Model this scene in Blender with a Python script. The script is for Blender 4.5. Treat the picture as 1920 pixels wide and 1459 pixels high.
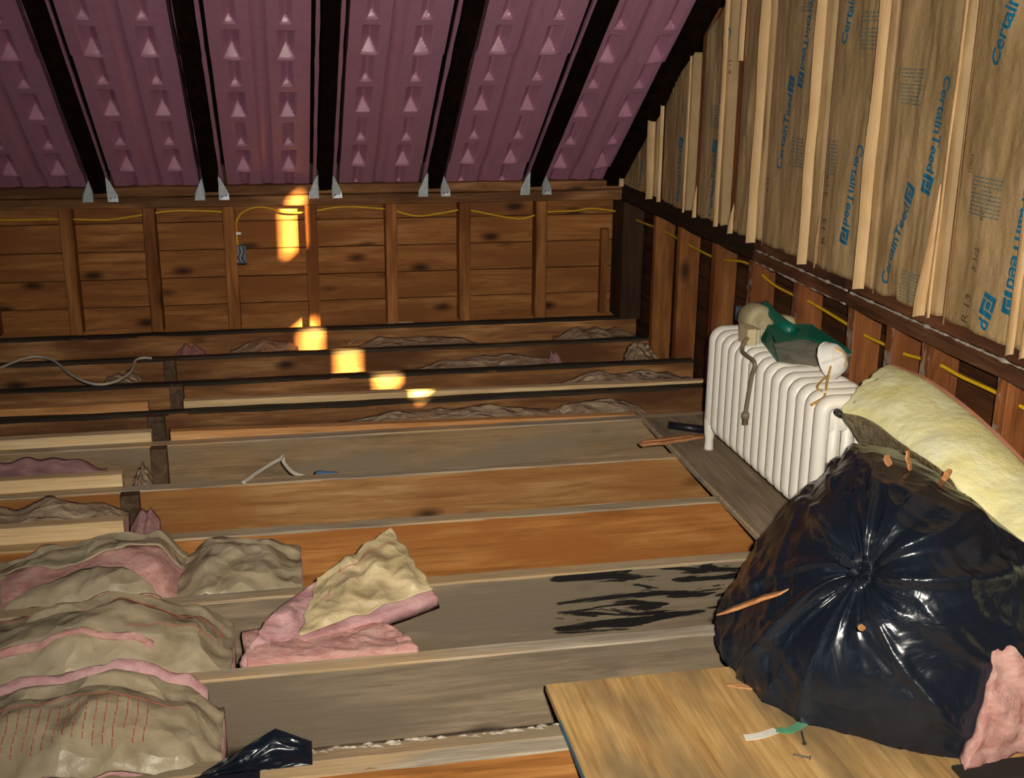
import bpy, bmesh, math, random
from mathutils import Vector, Matrix, noise
from math import sin, cos, pi, sqrt, exp, radians

for o in list(bpy.data.objects): bpy.data.objects.remove(o, do_unlink=True)
scene = bpy.context.scene
COL = scene.collection
random.seed(7)

# ------------------------------------------------------------------ camera
PITCH, YAW, ROLL, FPX, CAMH = 0.292557, 0.199495, 0.009265, 2194.51, 1.37702
cp, sp, cw, sw = cos(PITCH), sin(PITCH), cos(YAW), sin(YAW)
FW = Vector((sw*cp, cw*cp, -sp)); R0 = Vector((cw, -sw, 0)); U0 = R0.cross(FW)
RT = R0*cos(ROLL)+U0*sin(ROLL); UP = -R0*sin(ROLL)+U0*cos(ROLL)
CAM = Vector((0, 0, CAMH))
cd = bpy.data.cameras.new('camera'); cam = bpy.data.objects.new('camera', cd); COL.objects.link(cam)
cd.sensor_fit = 'HORIZONTAL'; cd.sensor_width = 36.0; cd.lens = FPX*36.0/1920.0
cd.clip_start = 0.02; cd.clip_end = 100
B = -FW
cam.matrix_world = Matrix(((RT.x, UP.x, B.x, CAM.x), (RT.y, UP.y, B.y, CAM.y), (RT.z, UP.z, B.z, CAM.z), (0, 0, 0, 1)))
scene.camera = cam

# ------------------------------------------------------------------ light
w = bpy.data.worlds.new('world'); scene.world = w; w.use_nodes = True
w.node_tree.nodes['Background'].inputs[0].default_value = (0.55, 0.65, 0.8, 1)
w.node_tree.nodes['Background'].inputs[1].default_value = 1.0
ELEV = radians(15.0); HD = Vector((-0.325, 0.9457, 0))
SUND = Vector((HD.x*cos(ELEV), HD.y*cos(ELEV), -sin(ELEV)))
ld = bpy.data.lights.new('sun', 'SUN'); ld.energy = 75.0; ld.color = (1.0, 0.66, 0.26); ld.angle = 0.012
sun = bpy.data.objects.new('sun', ld); COL.objects.link(sun)
sun.rotation_euler = SUND.to_track_quat('-Z', 'Y').to_euler(); sun.location = (4, -4, 5)
# the camera's flash, right above the lens
fd = bpy.data.lights.new('camera_flash', 'SPOT'); fd.energy = 430.0; fd.spot_size = radians(88); fd.spot_blend = 1.0; fd.color = (1.0, 0.93, 0.80); fd.shadow_soft_size = 0.02
fl = bpy.data.objects.new('camera_flash', fd); COL.objects.link(fl); fl.location = CAM + RT*0.065 + UP*0.045
fl.rotation_euler = (FW+RT*0.07+UP*0.03).to_track_quat('-Z', 'Y').to_euler()
vs = scene.view_settings
vs.view_transform = 'Standard'; vs.look = 'None'; vs.gamma = 1.0; vs.use_curve_mapping = False; vs.exposure = 0.0

# ------------------------------------------------------------------ helpers
def at(px, py, **k):
    v = FW*FPX + RT*(px-960) + UP*(729.5-py)
    (a, val), = k.items(); i = 'xyz'.index(a)
    return CAM + v*((val-CAM[i])/v[i])

def lin(r, g, b):
    f = lambda c: (c/255/12.92) if c/255 <= 0.04045 else ((c/255+0.055)/1.055)**2.4
    return (f(r), f(g), f(b), 1)

MATS = {}
def nodes(name):
    m = bpy.data.materials.new(name); m.use_nodes = True
    return m, m.node_tree.nodes, m.node_tree.links, m.node_tree.nodes['Principled BSDF']

def coords(n, l, scale, seed=True):
    tc = n.new('ShaderNodeTexCoord'); mp = n.new('ShaderNodeMapping'); mp.inputs['Scale'].default_value = scale
    l.new(tc.outputs['Object'], mp.inputs['Vector'])
    if seed:
        oi = n.new('ShaderNodeObjectInfo'); mu = n.new('ShaderNodeMath'); mu.operation = 'MULTIPLY'; mu.inputs[1].default_value = 37.0
        l.new(oi.outputs['Random'], mu.inputs[0])
        cx = n.new('ShaderNodeCombineXYZ')
        for i in range(3): l.new(mu.outputs[0], cx.inputs[i])
        l.new(cx.outputs[0], mp.inputs['Location'])
    return mp.outputs[0]

def ramp(n, l, fac, stops):
    r = n.new('ShaderNodeValToRGB'); e = r.color_ramp.elements
    while len(e) < len(stops): e.new(0.5)
    for i, (p, c) in enumerate(stops): e[i].position = p; e[i].color = c
    l.new(fac, r.inputs[0]); return r.outputs[0]

def noise_tex(n, l, vec, scale, detail=5, rough=0.6, dist=0.0):
    t = n.new('ShaderNodeTexNoise'); t.inputs['Scale'].default_value = scale; t.inputs['Detail'].default_value = detail
    t.inputs['Roughness'].default_value = rough; t.inputs['Distortion'].default_value = dist
    l.new(vec, t.inputs['Vector']); return t.outputs['Fac']

def mix(n, l, fac, a, b, mode='MIX'):
    m = n.new('ShaderNodeMix'); m.data_type = 'RGBA'; m.blend_type = mode
    for idx, v in ((0, fac), (6, a), (7, b)):
        if isinstance(v, (float, int)): m.inputs[idx].default_value = v
        elif isinstance(v, tuple): m.inputs[idx].default_value = v
        else: l.new(v, m.inputs[idx])
    return m.outputs[2]

def bump(n, l, h, strength, dist=0.01):
    b = n.new('ShaderNodeBump'); b.inputs['Strength'].default_value = strength; b.inputs['Distance'].default_value = dist
    l.new(h, b.inputs['Height']); return b.outputs[0]

def wood(name, dark, mid, light, axis='x', rough=0.75, knots=True, stain=None, grain=1.0, patch=None, var=0.25, spec=0.25):
    if name in MATS: return MATS[name]
    m, n, l, p = nodes(name)
    s = {'x': (0.9, 9, 9), 'y': (9, 0.9, 9), 'z': (9, 9, 0.9)}[axis]
    v = coords(n, l, s)
    g = noise_tex(n, l, v, 3.0*grain, 8, 0.65, 0.6)
    c = ramp(n, l, g, [(0.30, dark), (0.5, mid), (0.72, light)])
    s2 = {'x': (1.2, 60, 60), 'y': (60, 1.2, 60), 'z': (60, 60, 1.2)}[axis]
    v2 = coords(n, l, s2); g2 = noise_tex(n, l, v2, 2.0, 4, 0.6)
    fine = ramp(n, l, g2, [(0.35, (0.72, 0.70, 0.68, 1)), (0.6, (1, 1, 1, 1))])
    c = mix(n, l, 0.8, c, fine, 'MULTIPLY')
    if patch:   # weathered blotches
        v3 = coords(n, l, {'x': (1, 4, 4), 'y': (4, 1, 4), 'z': (4, 4, 1)}[axis]); g3 = noise_tex(n, l, v3, 1.7, 4, 0.55)
        k = ramp(n, l, g3, [(0.42, (0, 0, 0, 1)), (0.62, (1, 1, 1, 1))]); c = mix(n, l, k, c, patch)
    if knots:
        s4 = {'x': (2.9, 6.5, 6.5), 'y': (6.5, 2.9, 6.5), 'z': (6.5, 6.5, 2.9)}[axis]
        v4 = coords(n, l, s4); vt = n.new('ShaderNodeTexVoronoi'); vt.inputs['Scale'].default_value = 1.0; l.new(v4, vt.inputs['Vector'])
        k = ramp(n, l, vt.outputs['Distance'], [(0.06, (1, 1, 1, 1)), (0.20, (0, 0, 0, 1))])
        c = mix(n, l, k, c, tuple(0.28*x for x in dark[:3])+(1,))
    oi = n.new('ShaderNodeObjectInfo'); mr = n.new('ShaderNodeMapRange'); mr.inputs['To Min'].default_value = 1-var; mr.inputs['To Max'].default_value = 1+var
    l.new(oi.outputs['Random'], mr.inputs['Value']); cx = n.new('ShaderNodeCombineColor')
    for i in range(3): l.new(mr.outputs[0], cx.inputs[i])
    c = mix(n, l, 1.0, c, cx.outputs[0], 'MULTIPLY')
    l.new(c, p.inputs['Base Color']); p.inputs['Roughness'].default_value = rough; p.inputs['Specular IOR Level'].default_value = spec
    l.new(bump(n, l, g2, 0.35, 0.004), p.inputs['Normal'])
    MATS[name] = m; return m

def flat(name, col, rough=0.6, metal=0.0, var=0.12, nscale=18, bmp=0.0, bscale=60, spec=0.4, bdist=0.004):
    if name in MATS: return MATS[name]
    m, n, l, p = nodes(name)
    v = coords(n, l, (1, 1, 1)); g = noise_tex(n, l, v, nscale, 5, 0.6)
    a = tuple(max(0, x*(1-var)) for x in col[:3])+(1,); b = tuple(min(1, x*(1+var)) for x in col[:3])+(1,)
    l.new(ramp(n, l, g, [(0.3, a), (0.7, b)]), p.inputs['Base Color'])
    p.inputs['Roughness'].default_value = rough; p.inputs['Metallic'].default_value = metal; p.inputs['Specular IOR Level'].default_value = spec
    if bmp: l.new(bump(n, l, noise_tex(n, l, v, bscale, 6, 0.65), bmp, bdist), p.inputs['Normal'])
    MATS[name] = m; return m

def two_tone(name, a, b, scale, rough=0.9, stretch=(1, 1, 1), lo=0.4, hi=0.6, bmp=0.5, bscale=90, c3=None, spec=0.2, bdist=0.006):
    if name in MATS: return MATS[name]
    m, n, l, p = nodes(name)
    v = coords(n, l, stretch); g = noise_tex(n, l, v, scale, 6, 0.62, 0.5)
    st = [(lo, a), (hi, b)] + ([(min(0.99, hi+0.15), c3)] if c3 else [])
    l.new(ramp(n, l, g, st), p.inputs['Base Color']); p.inputs['Roughness'].default_value = rough; p.inputs['Specular IOR Level'].default_value = spec
    v2 = coords(n, l, (1, 1, 1)); l.new(bump(n, l, noise_tex(n, l, v2, bscale, 6, 0.7), bmp, bdist), p.inputs['Normal'])
    MATS[name] = m; return m

def mesh_obj(name, verts, faces, mat, parent=None, smooth=False, slots=None):
    vs_ = [Vector(v) for v in verts]
    xs = [v.x for v in vs_]; ys = [v.y for v in vs_]; zs = [v.z for v in vs_]
    org = Vector(((min(xs)+max(xs))/2, (min(ys)+max(ys))/2, min(zs)))
    me = bpy.data.meshes.new(name); me.from_pydata([v-org for v in vs_], [], faces); me.update()
    mats = mat if isinstance(mat, (list, tuple)) else [mat]
    for mm in mats: me.materials.append(mm)
    if slots: me.polygons.foreach_set('material_index', slots)
    if smooth: me.polygons.foreach_set('use_smooth', [True]*len(me.polygons))
    o = bpy.data.objects.new(name, me); COL.objects.link(o)
    o.location = org
    if parent:
        o.parent = parent; o.location = org - wloc(parent)
    return o

def wloc(o):
    v = o.location.copy()
    while o.parent: o = o.parent; v += o.location
    return v

def fix_normals(o):
    bm = bmesh.new(); bm.from_mesh(o.data); bmesh.ops.recalc_face_normals(bm, faces=bm.faces); bm.to_mesh(o.data); bm.free(); return o

def tag(o, label, cat, group=None):
    o['label'] = label; o['category'] = cat
    if group: o['group'] = group
    return o
def struct(o): o['kind'] = 'structure'; return o
def thing(name, label, cat, loc, group=None):
    o = bpy.data.objects.new(name, None); COL.objects.link(o); o.location = loc; o.empty_display_size = 0.05
    return tag(o, label, cat, group)
def empty_struct(name, loc):
    o = bpy.data.objects.new(name, None); COL.objects.link(o); o.location = loc; return struct(o)

class MB:
    """collects geometry for one mesh object"""
    def __init__(s): s.v = []; s.f = []; s.m = []
    def add(s, v, f, mi=0):
        b = len(s.v); s.v += [tuple(x) for x in v]; s.f += [tuple(i+b for i in q) for q in f]; s.m += [mi]*len(f); return s
    def box(s, a, b, mi=0):
        (x0, y0, z0), (x1, y1, z1) = a, b
        return s.add([(x0,y0,z0),(x1,y0,z0),(x1,y1,z0),(x0,y1,z0),(x0,y0,z1),(x1,y0,z1),(x1,y1,z1),(x0,y1,z1)],
                     [(0,3,2,1),(4,5,6,7),(0,1,5,4),(1,2,6,5),(2,3,7,6),(3,0,4,7)], mi)
    def tube(s, pts, r, seg=8, cap=True, mi=0):
        pts = [Vector(p) for p in pts]; n = len(pts); b = len(s.v)
        rr = r if isinstance(r, (list, tuple)) else [r]*n
        t = (pts[1]-pts[0]).normalized(); ref = Vector((0, 0, 1)) if abs(t.z) < 0.9 else Vector((1, 0, 0))
        nrm = t.cross(ref).normalized()
        for i in range(n):
            t = (pts[min(i+1, n-1)]-pts[max(i-1, 0)]).normalized()
            nrm = (nrm - t*nrm.dot(t)).normalized(); bn = t.cross(nrm)
            for k in range(seg):
                a = 2*pi*k/seg; s.v.append(tuple(pts[i]+(nrm*cos(a)+bn*sin(a))*rr[i]))
        for i in range(n-1):
            for k in range(seg):
                k2 = (k+1) % seg; s.f.append((b+i*seg+k, b+i*seg+k2, b+(i+1)*seg+k2, b+(i+1)*seg+k)); s.m.append(mi)
        if cap:
            s.f.append(tuple(b+k for k in reversed(range(seg)))); s.m.append(mi)
            s.f.append(tuple(b+(n-1)*seg+k for k in range(seg))); s.m.append(mi)
        return s
    def build(s, name, mat, parent=None, smooth=False): return mesh_obj(name, s.v, s.f, mat, parent, smooth, s.m if isinstance(mat, (list, tuple)) else None)

def spline(pts, n=8):
    pts = [Vector(p) for p in pts]; P = [2*pts[0]-pts[1]]+pts+[2*pts[-1]-pts[-2]]; out = []
    for i in range(1, len(P)-2):
        for k in range(n):
            t = k/n; a, b, c, d = P[i-1], P[i], P[i+1], P[i+2]
            out.append(0.5*((2*b)+(c-a)*t+(2*a-5*b+4*c-d)*t*t+(3*b-a-3*c+d)*t**3))
    out.append(pts[-1]); return out

def plank(a, b, axis, seg=14, jit=0.0015, ch=0.003, seed=0, bow=0.0):
    """sawn timber: chamfered box from corner a to corner b, running along axis, with slightly uneven faces"""
    ax = 'xyz'.index(axis); o1, o2 = [i for i in range(3) if i != ax]
    v = []; f = []
    for i in range(seg+1):
        t = i/seg; L = a[ax]+(b[ax]-a[ax])*t
        ring = [(a[o1]+ch, a[o2]), (b[o1]-ch, a[o2]), (b[o1], a[o2]+ch), (b[o1], b[o2]-ch), (b[o1]-ch, b[o2]), (a[o1]+ch, b[o2]), (a[o1], b[o2]-ch), (a[o1], a[o2]+ch)]
        for k, (p, q) in enumerate(ring):
            c = [0, 0, 0]; c[ax] = L
            c[o1] = p+jit*noise.noise(Vector((L*6, k*3.1+seed, 1.7))); c[o2] = q+jit*noise.noise(Vector((L*6, k*3.1+seed, 9.2)))+bow*sin(pi*t)
            v.append(tuple(c))
    for i in range(seg):
        for k in range(8): f.append((i*8+k, i*8+(k+1) % 8, (i+1)*8+(k+1) % 8, (i+1)*8+k))
    f.append(tuple(reversed(range(8)))); f.append(tuple(seg*8+k for k in range(8)))
    return v, f
def timber(name, a, b, axis, mat, parent, **k):
    a = list(a); b = list(b); v, f = plank(a, b, axis, **k); return fix_normals(mesh_obj(name, v, f, mat, parent))

def grid(fn, nu, nv):
    v = [tuple(fn(i/nu, j/nv)) for j in range(nv+1) for i in range(nu+1)]
    f = [(j*(nu+1)+i, j*(nu+1)+i+1, (j+1)*(nu+1)+i+1, (j+1)*(nu+1)+i) for j in range(nv) for i in range(nu)]
    return v, f
def solid(fn, bk, nu, nv):
    """closed slab between a front surface fn(u,v) and a back surface bk(u,v)"""
    v1, f1 = grid(fn, nu, nv); v2, f2 = grid(bk, nu, nv); n = len(v1)
    f = f1+[tuple(n+i for i in reversed(q)) for q in f2]
    W = nu+1
    rim = [i for i in range(nu)]+[nu+j*W for j in range(nv)]+[nv*W+nu-i for i in range(nu)]+[(nv-j)*W for j in range(nv)]
    for k in range(len(rim)):
        a, b = rim[k], rim[(k+1) % len(rim)]; f.append((b, a, n+a, n+b))
    return v1+v2, f
def N3(x, y, z=0.0): return noise.noise(Vector((x, y, z)))
def fbm(x, y, z, o=4): return noise.fractal(Vector((x, y, z)), 0.9, 2.1, o)
def ridge(x, y, z=0.0, o=4):
    s = 0; a = 1.0; fq = 1.0
    for _ in range(o): s += a*(1-abs(noise.noise(Vector((x*fq, y*fq, z+_*7.3))))*2); a *= 0.5; fq *= 2.07
    return s/2

# ------------------------------------------------------------------ materials
GREY = wood('weathered_grey_wood', lin(88, 76, 62), lin(128, 112, 92), lin(158, 140, 116), 'x', knots=True, patch=lin(108, 96, 80))
GREYTAN = wood('tan_grey_wood', lin(104, 84, 60), lin(150, 122, 88), lin(178, 150, 114), 'x', patch=lin(132, 116, 94))
ORANGE = wood('orange_pine', lin(126, 78, 36), lin(168, 110, 54), lin(196, 142, 82), 'x', knots=False, patch=lin(150, 92, 42), var=0.1)
BROWN = wood('old_brown_pine', lin(104, 70, 40), lin(158, 110, 66), lin(198, 152, 104), 'x', patch=lin(104, 66, 36))
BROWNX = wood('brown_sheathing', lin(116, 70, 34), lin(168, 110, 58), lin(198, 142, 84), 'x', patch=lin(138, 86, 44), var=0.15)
STUDB = wood('brown_stud', lin(112, 68, 32), lin(158, 102, 52), lin(188, 132, 78), 'z', patch=lin(116, 66, 30))
STUDR = wood('reddish_stud', lin(96, 54, 26), lin(140, 84, 44), lin(166, 108, 62), 'z', patch=lin(116, 66, 32), var=0.12)
STUDDARK = wood('dark_stud', lin(38, 24, 14), lin(58, 38, 22), lin(78, 52, 30), 'z')
PLATE = wood('plate_wood', lin(96, 62, 36), lin(146, 100, 60), lin(184, 138, 94), 'x', patch=lin(90, 58, 34), var=0.15)
PLATEY = wood('plate_wood_y', lin(70, 40, 24), lin(104, 64, 40), lin(132, 92, 64), 'y', patch=lin(62, 36, 22), knots=False)
BEAMDARK = wood('dark_beam', lin(22, 15, 9), lin(38, 25, 14), lin(58, 38, 20), 'y', knots=False)
RAFT = wood('dark_rafter', lin(14, 8, 5), lin(24, 14, 8), lin(38, 22, 12), 'y', knots=False, rough=0.9, spec=0.05)
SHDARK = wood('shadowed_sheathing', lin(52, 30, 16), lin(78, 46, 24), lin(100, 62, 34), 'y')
FLOORB = wood('grey_floorboard', lin(122, 104, 84), lin(158, 138, 114), lin(184, 164, 140), 'y', knots=False, var=0.12)
PLY = wood('plywood_face', lin(160, 118, 66), lin(204, 162, 102), lin(222, 186, 128), 'y', knots=False, patch=lin(128, 108, 78), grain=1.1, var=0.02)
NEWWOOD = wood('fresh_lumber', lin(206, 168, 122), lin(232, 200, 152), lin(244, 220, 180), 'x', knots=False, var=0.06)
PINE = wood('yellowed_lumber', lin(176, 116, 66), lin(210, 152, 96), lin(228, 178, 124), 'x', knots=False, var=0.08)
SPLINT = wood('splintered_lath', lin(150, 98, 60), lin(184, 128, 84), lin(206, 156, 110), 'x', knots=False, var=0.1)
TOPGREY = wood('worn_grey_edge', lin(132, 120, 104), lin(176, 162, 142), lin(204, 190, 170), 'x', knots=False, patch=lin(190, 160, 120), var=0.08)
DARKTOP = wood('dirt_blackened_edge', lin(40, 34, 26), lin(60, 50, 38), lin(84, 70, 54), 'x', knots=False)
BLOCKB = wood('dark_blocking', lin(62, 46, 32), lin(96, 76, 56), lin(122, 100, 78), 'y', knots=False)
DECK = flat('roof_deck', lin(18, 12, 9), 0.95, spec=0.05)
PLASTER = two_tone('plaster_lath', lin(70, 58, 46), lin(105, 92, 76), 9)
PLASTERW = two_tone('plaster_crumbs', lin(150, 136, 120), lin(196, 186, 172), 40)
FOAM = flat('mauve_foam', lin(184, 130, 156), 0.36, var=0.07, nscale=30, spec=0.75)
STEEL = flat('galvanised_steel', lin(200, 208, 214), 0.42, 0.55, var=0.15, nscale=70)
DARKHOLE = flat('dark_hole', lin(20, 20, 22), 0.8)
YCABLE = flat('yellow_cable', lin(226, 178, 32), 0.45)
WCABLE = flat('white_cable', lin(205, 196, 178), 0.5)
KRAFT = two_tone('kraft_paper', lin(156, 128, 88), lin(184, 154, 112), 7, 0.6, (1, 1, 0.4), 0.35, 0.65, 0.55, 28, spec=0.35, bdist=0.01)
KRAFTL = two_tone('kraft_flange', lin(200, 166, 122), lin(222, 190, 146), 9, 0.6, (1, 1, 0.5), 0.35, 0.65, 0.35, 30)
KRAFTF = two_tone('floor_kraft_paper', lin(150, 134, 108), lin(184, 168, 140), 8, 0.40, (1, 1, 1), 0.35, 0.65, 0.5, 7, spec=0.45, bdist=0.012)
KRAFTC = two_tone('crumpled_kraft', lin(178, 158, 118), lin(210, 190, 150), 8, 0.38, (1, 1, 1), 0.35, 0.65, 0.6, 18, spec=0.5, bdist=0.012)
KRAFTP = two_tone('pale_crinkled_paper', lin(178, 152, 122), lin(214, 190, 160), 12, 0.5, (1, 1, 1), 0.35, 0.65, 1.0, 22, spec=0.4, bdist=0.015)
PINK = two_tone('pink_fiberglass', lin(204, 142, 134), lin(232, 184, 174), 30, 0.95, (0.5, 1.4, 1.4), 0.35, 0.62, 1.0, 120, lin(244, 206, 196))
PINKP = two_tone('pale_pink_fiberglass', lin(196, 142, 144), lin(224, 178, 178), 22, 0.95, (0.6, 1.2, 1.2), 0.35, 0.6, 1.0, 120, lin(238, 206, 204))
YELLOW = two_tone('yellow_fiberglass', lin(246, 234, 158), lin(252, 246, 198), 10, 0.95, (1.4, 0.6, 1.4), 0.35, 0.62, 0.55, 60, lin(253, 250, 224))
REDINK = flat('red_ink', lin(178, 92, 78), 0.8)
BLUEINK = flat('blue_ink', lin(14, 104, 140), 0.6, var=0.05)
BLACKINK = flat('black_ink', lin(78, 62, 42), 0.7)
TEALINK = flat('fine_print_ink', lin(112, 118, 108), 0.7)
RADW = flat('white_radiator_enamel', lin(238, 231, 220), 0.38, var=0.03, nscale=9, spec=0.45)
GREEN = flat('green_plastic', lin(14, 92, 74), 0.4, var=0.1)
DUST = two_tone('dusty_green_plastic', lin(134, 140, 126), lin(182, 176, 158), 14, 0.7, (1, 1, 1), 0.35, 0.6, 0.2)
BEIGE = flat('beige_plastic', lin(200, 184, 146), 0.5, var=0.06)
BEIGED = flat('dusty_beige_plastic', lin(166, 152, 118), 0.55, var=0.1)
CORDM = flat('grey_brown_cord', lin(128, 112, 92), 0.55)
MASK = flat('white_mask_fabric', lin(230, 226, 220), 0.85, var=0.06, bmp=0.4, bscale=30)
STRAP = flat('yellow_elastic', lin(196, 150, 70), 0.7)
IRON = flat('dark_iron', lin(52, 50, 48), 0.5, 0.3)
BLACKP = flat('black_pipe', lin(30, 30, 34), 0.4)
BLUEM = flat('blue_plastic', lin(86, 116, 150), 0.45)
BLUEBOX = flat('blue_grey_box', lin(112, 128, 146), 0.5)
TAPE = flat('white_tape', lin(226, 220, 208), 0.4)
TAPEG = flat('green_tape', lin(96, 158, 122), 0.4)
PLYBLUE = flat('blue_painted_edge', lin(60, 100, 124), 0.6, var=0.25)
ASPH = flat('asphalt_paper', lin(40, 36, 32), 0.85)
GLASS = flat('window_frame_paint', lin(200, 196, 186), 0.5)
CONC = two_tone('outer_boarding', lin(60, 46, 34), lin(84, 64, 46), 6)

def crumple(m, scale, strength, dist, stretch=(1, 1, 1)):
    n = m.node_tree.nodes; l = m.node_tree.links; p = n['Principled BSDF']; old = p.inputs['Normal'].links[0].from_socket
    v = coords(n, l, stretch); nz = n.new('ShaderNodeTexNoise'); nz.inputs['Scale'].default_value = scale*0.6; l.new(v, nz.inputs['Vector'])
    wv = n.new('ShaderNodeMix'); wv.data_type = 'VECTOR'; wv.inputs[0].default_value = 0.12; l.new(v, wv.inputs[4]); l.new(nz.outputs['Color'], wv.inputs[5])
    vo = n.new('ShaderNodeTexVoronoi'); vo.inputs['Scale'].default_value = scale; l.new(wv.outputs[1], vo.inputs['Vector'])
    b = n.new('ShaderNodeBump'); b.inputs['Strength'].default_value = strength; b.inputs['Distance'].default_value = dist
    l.new(vo.outputs['Distance'], b.inputs['Height']); l.new(old, b.inputs['Normal']); l.new(b.outputs[0], p.inputs['Normal'])
crumple(KRAFTF, 13, 0.45, 0.035); crumple(KRAFTC, 12, 0.5, 0.035); crumple(KRAFTP, 16, 0.6, 0.04); crumple(KRAFT, 9, 0.18, 0.03, (1, 1, 0.45))
def bag_mat():
    m, n, l, p = nodes('black_polythene')
    v = coords(n, l, (1, 1, 1), False)
    p.inputs['Base Color'].default_value = lin(22, 28, 38); p.inputs['Roughness'].default_value = 0.27
    p.inputs['Specular IOR Level'].default_value = 0.5
    p.inputs['Coat Weight'].default_value = 0.15; p.inputs['Coat Roughness'].default_value = 0.12
    h1 = noise_tex(n, l, v, 5, 4, 0.5, 1.0)
    l.new(bump(n, l, h1, 0.5, 0.035), p.inputs['Normal']); MATS['bag'] = m; return m
BAG = bag_mat()
def foil_mat():
    m, n, l, p = nodes('asphalted_kraft_back')
    v = coords(n, l, (1, 1, 1), False); g = noise_tex(n, l, v, 30, 6, 0.7)
    l.new(ramp(n, l, g, [(0.35, lin(96, 82, 56)), (0.65, lin(140, 124, 90))]), p.inputs['Base Color']); p.inputs['Roughness'].default_value = 0.25
    p.inputs['Specular IOR Level'].default_value = 0.8
    l.new(bump(n, l, noise_tex(n, l, v, 55, 4, 0.6), 1.0, 0.02), p.inputs['Normal']); return m
FOIL = foil_mat()
def stained_joist():
    """grey joist with a dark water stain near its right end"""
    m = GREY.copy(); m.name = 'water_stained_joist'; n = m.node_tree.nodes; l = m.node_tree.links; p = n['Principled BSDF']
    src = p.inputs['Base Color'].links[0].from_socket
    tc = n.new('ShaderNodeTexCoord'); sx = n.new('ShaderNodeSeparateXYZ'); l.new(tc.outputs['Object'], sx.inputs[0])
    mp = n.new('ShaderNodeMapping'); mp.inputs['Scale'].default_value = (2.2, 1, 19); l.new(tc.outputs['Object'], mp.inputs[0])
    g = noise_tex(n, l, mp.outputs[0], 1.6, 5, 0.6, 0.8)
    a = n.new('ShaderNodeMapRange'); a.inputs['From Min'].default_value = 0.92; a.inputs['From Max'].default_value = 1.10; l.new(sx.outputs[0], a.inputs[0])
    b = n.new('ShaderNodeMath'); b.operation = 'MULTIPLY'; l.new(a.outputs[0], b.inputs[0]); l.new(g, b.inputs[1])
    k = ramp(n, l, b.outputs[0], [(0.535, (0, 0, 0, 1)), (0.56, (1, 1, 1, 1))])
    l.new(mix(n, l, k, src, lin(22, 20, 18)), p.inputs['Base Color']); return m
STAINED = stained_joist()

# ------------------------------------------------------------------ the setting: floor
XL, XR = -2.6, 1.80          # attic extent in x as modelled
floor = struct(mesh_obj('floor', *(lambda m: (m.v, m.f))(MB().box((-4.6, -3.6, -0.26), (1.9, 5.95, -0.205))), PLASTER))
HONEY = wood('honey_pine', lin(128, 88, 48), lin(172, 126, 76), lin(200, 158, 108), 'x', patch=lin(150, 98, 50), var=0.05)
JY = [5.638, 5.187, 4.775, 4.384, 4.011, 3.585, 3.180, 2.772, 2.386, 1.991]
JM = [BROWN, BROWN, BROWN, BROWN, GREYTAN, GREYTAN, ORANGE, STAINED, GREY, ORANGE]
JM[0] = BROWN
jm2 = {4: GREY, 3: BROWN, 5: GREYTAN}
FACE = [BROWN, BROWN, BROWN, BROWN, GREYTAN, HONEY, ORANGE, STAINED, GREY, ORANGE]
for k, y in enumerate(JY):
    timber('joist', (XL, y, -0.20), (XR-0.01, y+0.042, 0.0), 'x', FACE[k], floor, seg=34, jit=0.004, ch=0.004, seed=k*5.3)
for k in range(1, 12):
    timber('joist', (XL, 1.991-0.4064*k, -0.20), (XR-0.01, 1.991-0.4064*k+0.042, 0.0), 'x', GREY, floor, seg=4)
# grey worn top edges of the joists (thin strip of weathered wood left under old floorboards)
for k in (4, 5, 6, 7, 8):
    y = JY[k]
    timber('joist_top_edge', (XL, y-0.001, -0.004), (XR-0.01, y+0.043, 0.003), 'x', TOPGREY, floor, seg=40, jit=0.003, ch=0.001, seed=k*2.1)
timber('joist_top_edge', (XL, JY[9]-0.001, -0.004), (XR-0.01, JY[9]+0.043, 0.003), 'x', TOPGREY, floor, seg=40, jit=0.003, ch=0.001, seed=3)
for k in (0, 1, 2, 3):
    timber('joist_top_edge', (XL, JY[k]-0.002, -0.010), (XR-0.01, JY[k]+0.043, 0.003), 'x', DARKTOP, floor, seg=40, jit=0.005, ch=0.001, seed=k*2.1)
timber('joist', (XL, JY[9]+0.0435, -0.20), (XR-0.01, JY[9]+0.090, 0.001), 'x', GREYTAN, floor, seg=34, jit=0.004, ch=0.004, seed=77)
# crumbs of plaster along the nearest joist
mb = MB()
for i in range(60):
    x = random.uniform(-0.02, 0.56); s = random.uniform(0.003, 0.010); y = JY[9]+0.083+random.uniform(-0.010, 0.004)
    r = [(random.uniform(-s, s), random.uniform(-s, s)) for _ in range(2)]
    mb.add([(x-s*1.6, y, 0.002), (x+s*1.3, y-s*.5, 0.002), (x+s*.8, y+s*.8, 0.002), (x-s, y+s*.9, 0.002), (x+r[0][0]*.3, y+s*.3, 0.003+s*0.30)], [(0,1,4),(1,2,4),(2,3,4),(3,0,4)])
o = mb.build('plaster_crumbs', PLASTERW, floor); o['kind'] = 'stuff'
# blocking between joists (left), seen as dark stubs
for (pa, pb, py, k) in [(308, 331, 695, 1), (320, 346, 750, 2), (278, 311, 805, 3), (285, 316, 880, 4), (228, 263, 948, 5)]:
    xa, xb = at(pa, py, y=JY[k]-0.02).x, at(pb, py, y=JY[k]-0.02).x
    timber('blocking', (xa, JY[k]-0.042, -0.19), (xb, JY[k]-0.002, 0.002), 'z', BLOCKB, floor, seg=5, seed=k)
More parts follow.
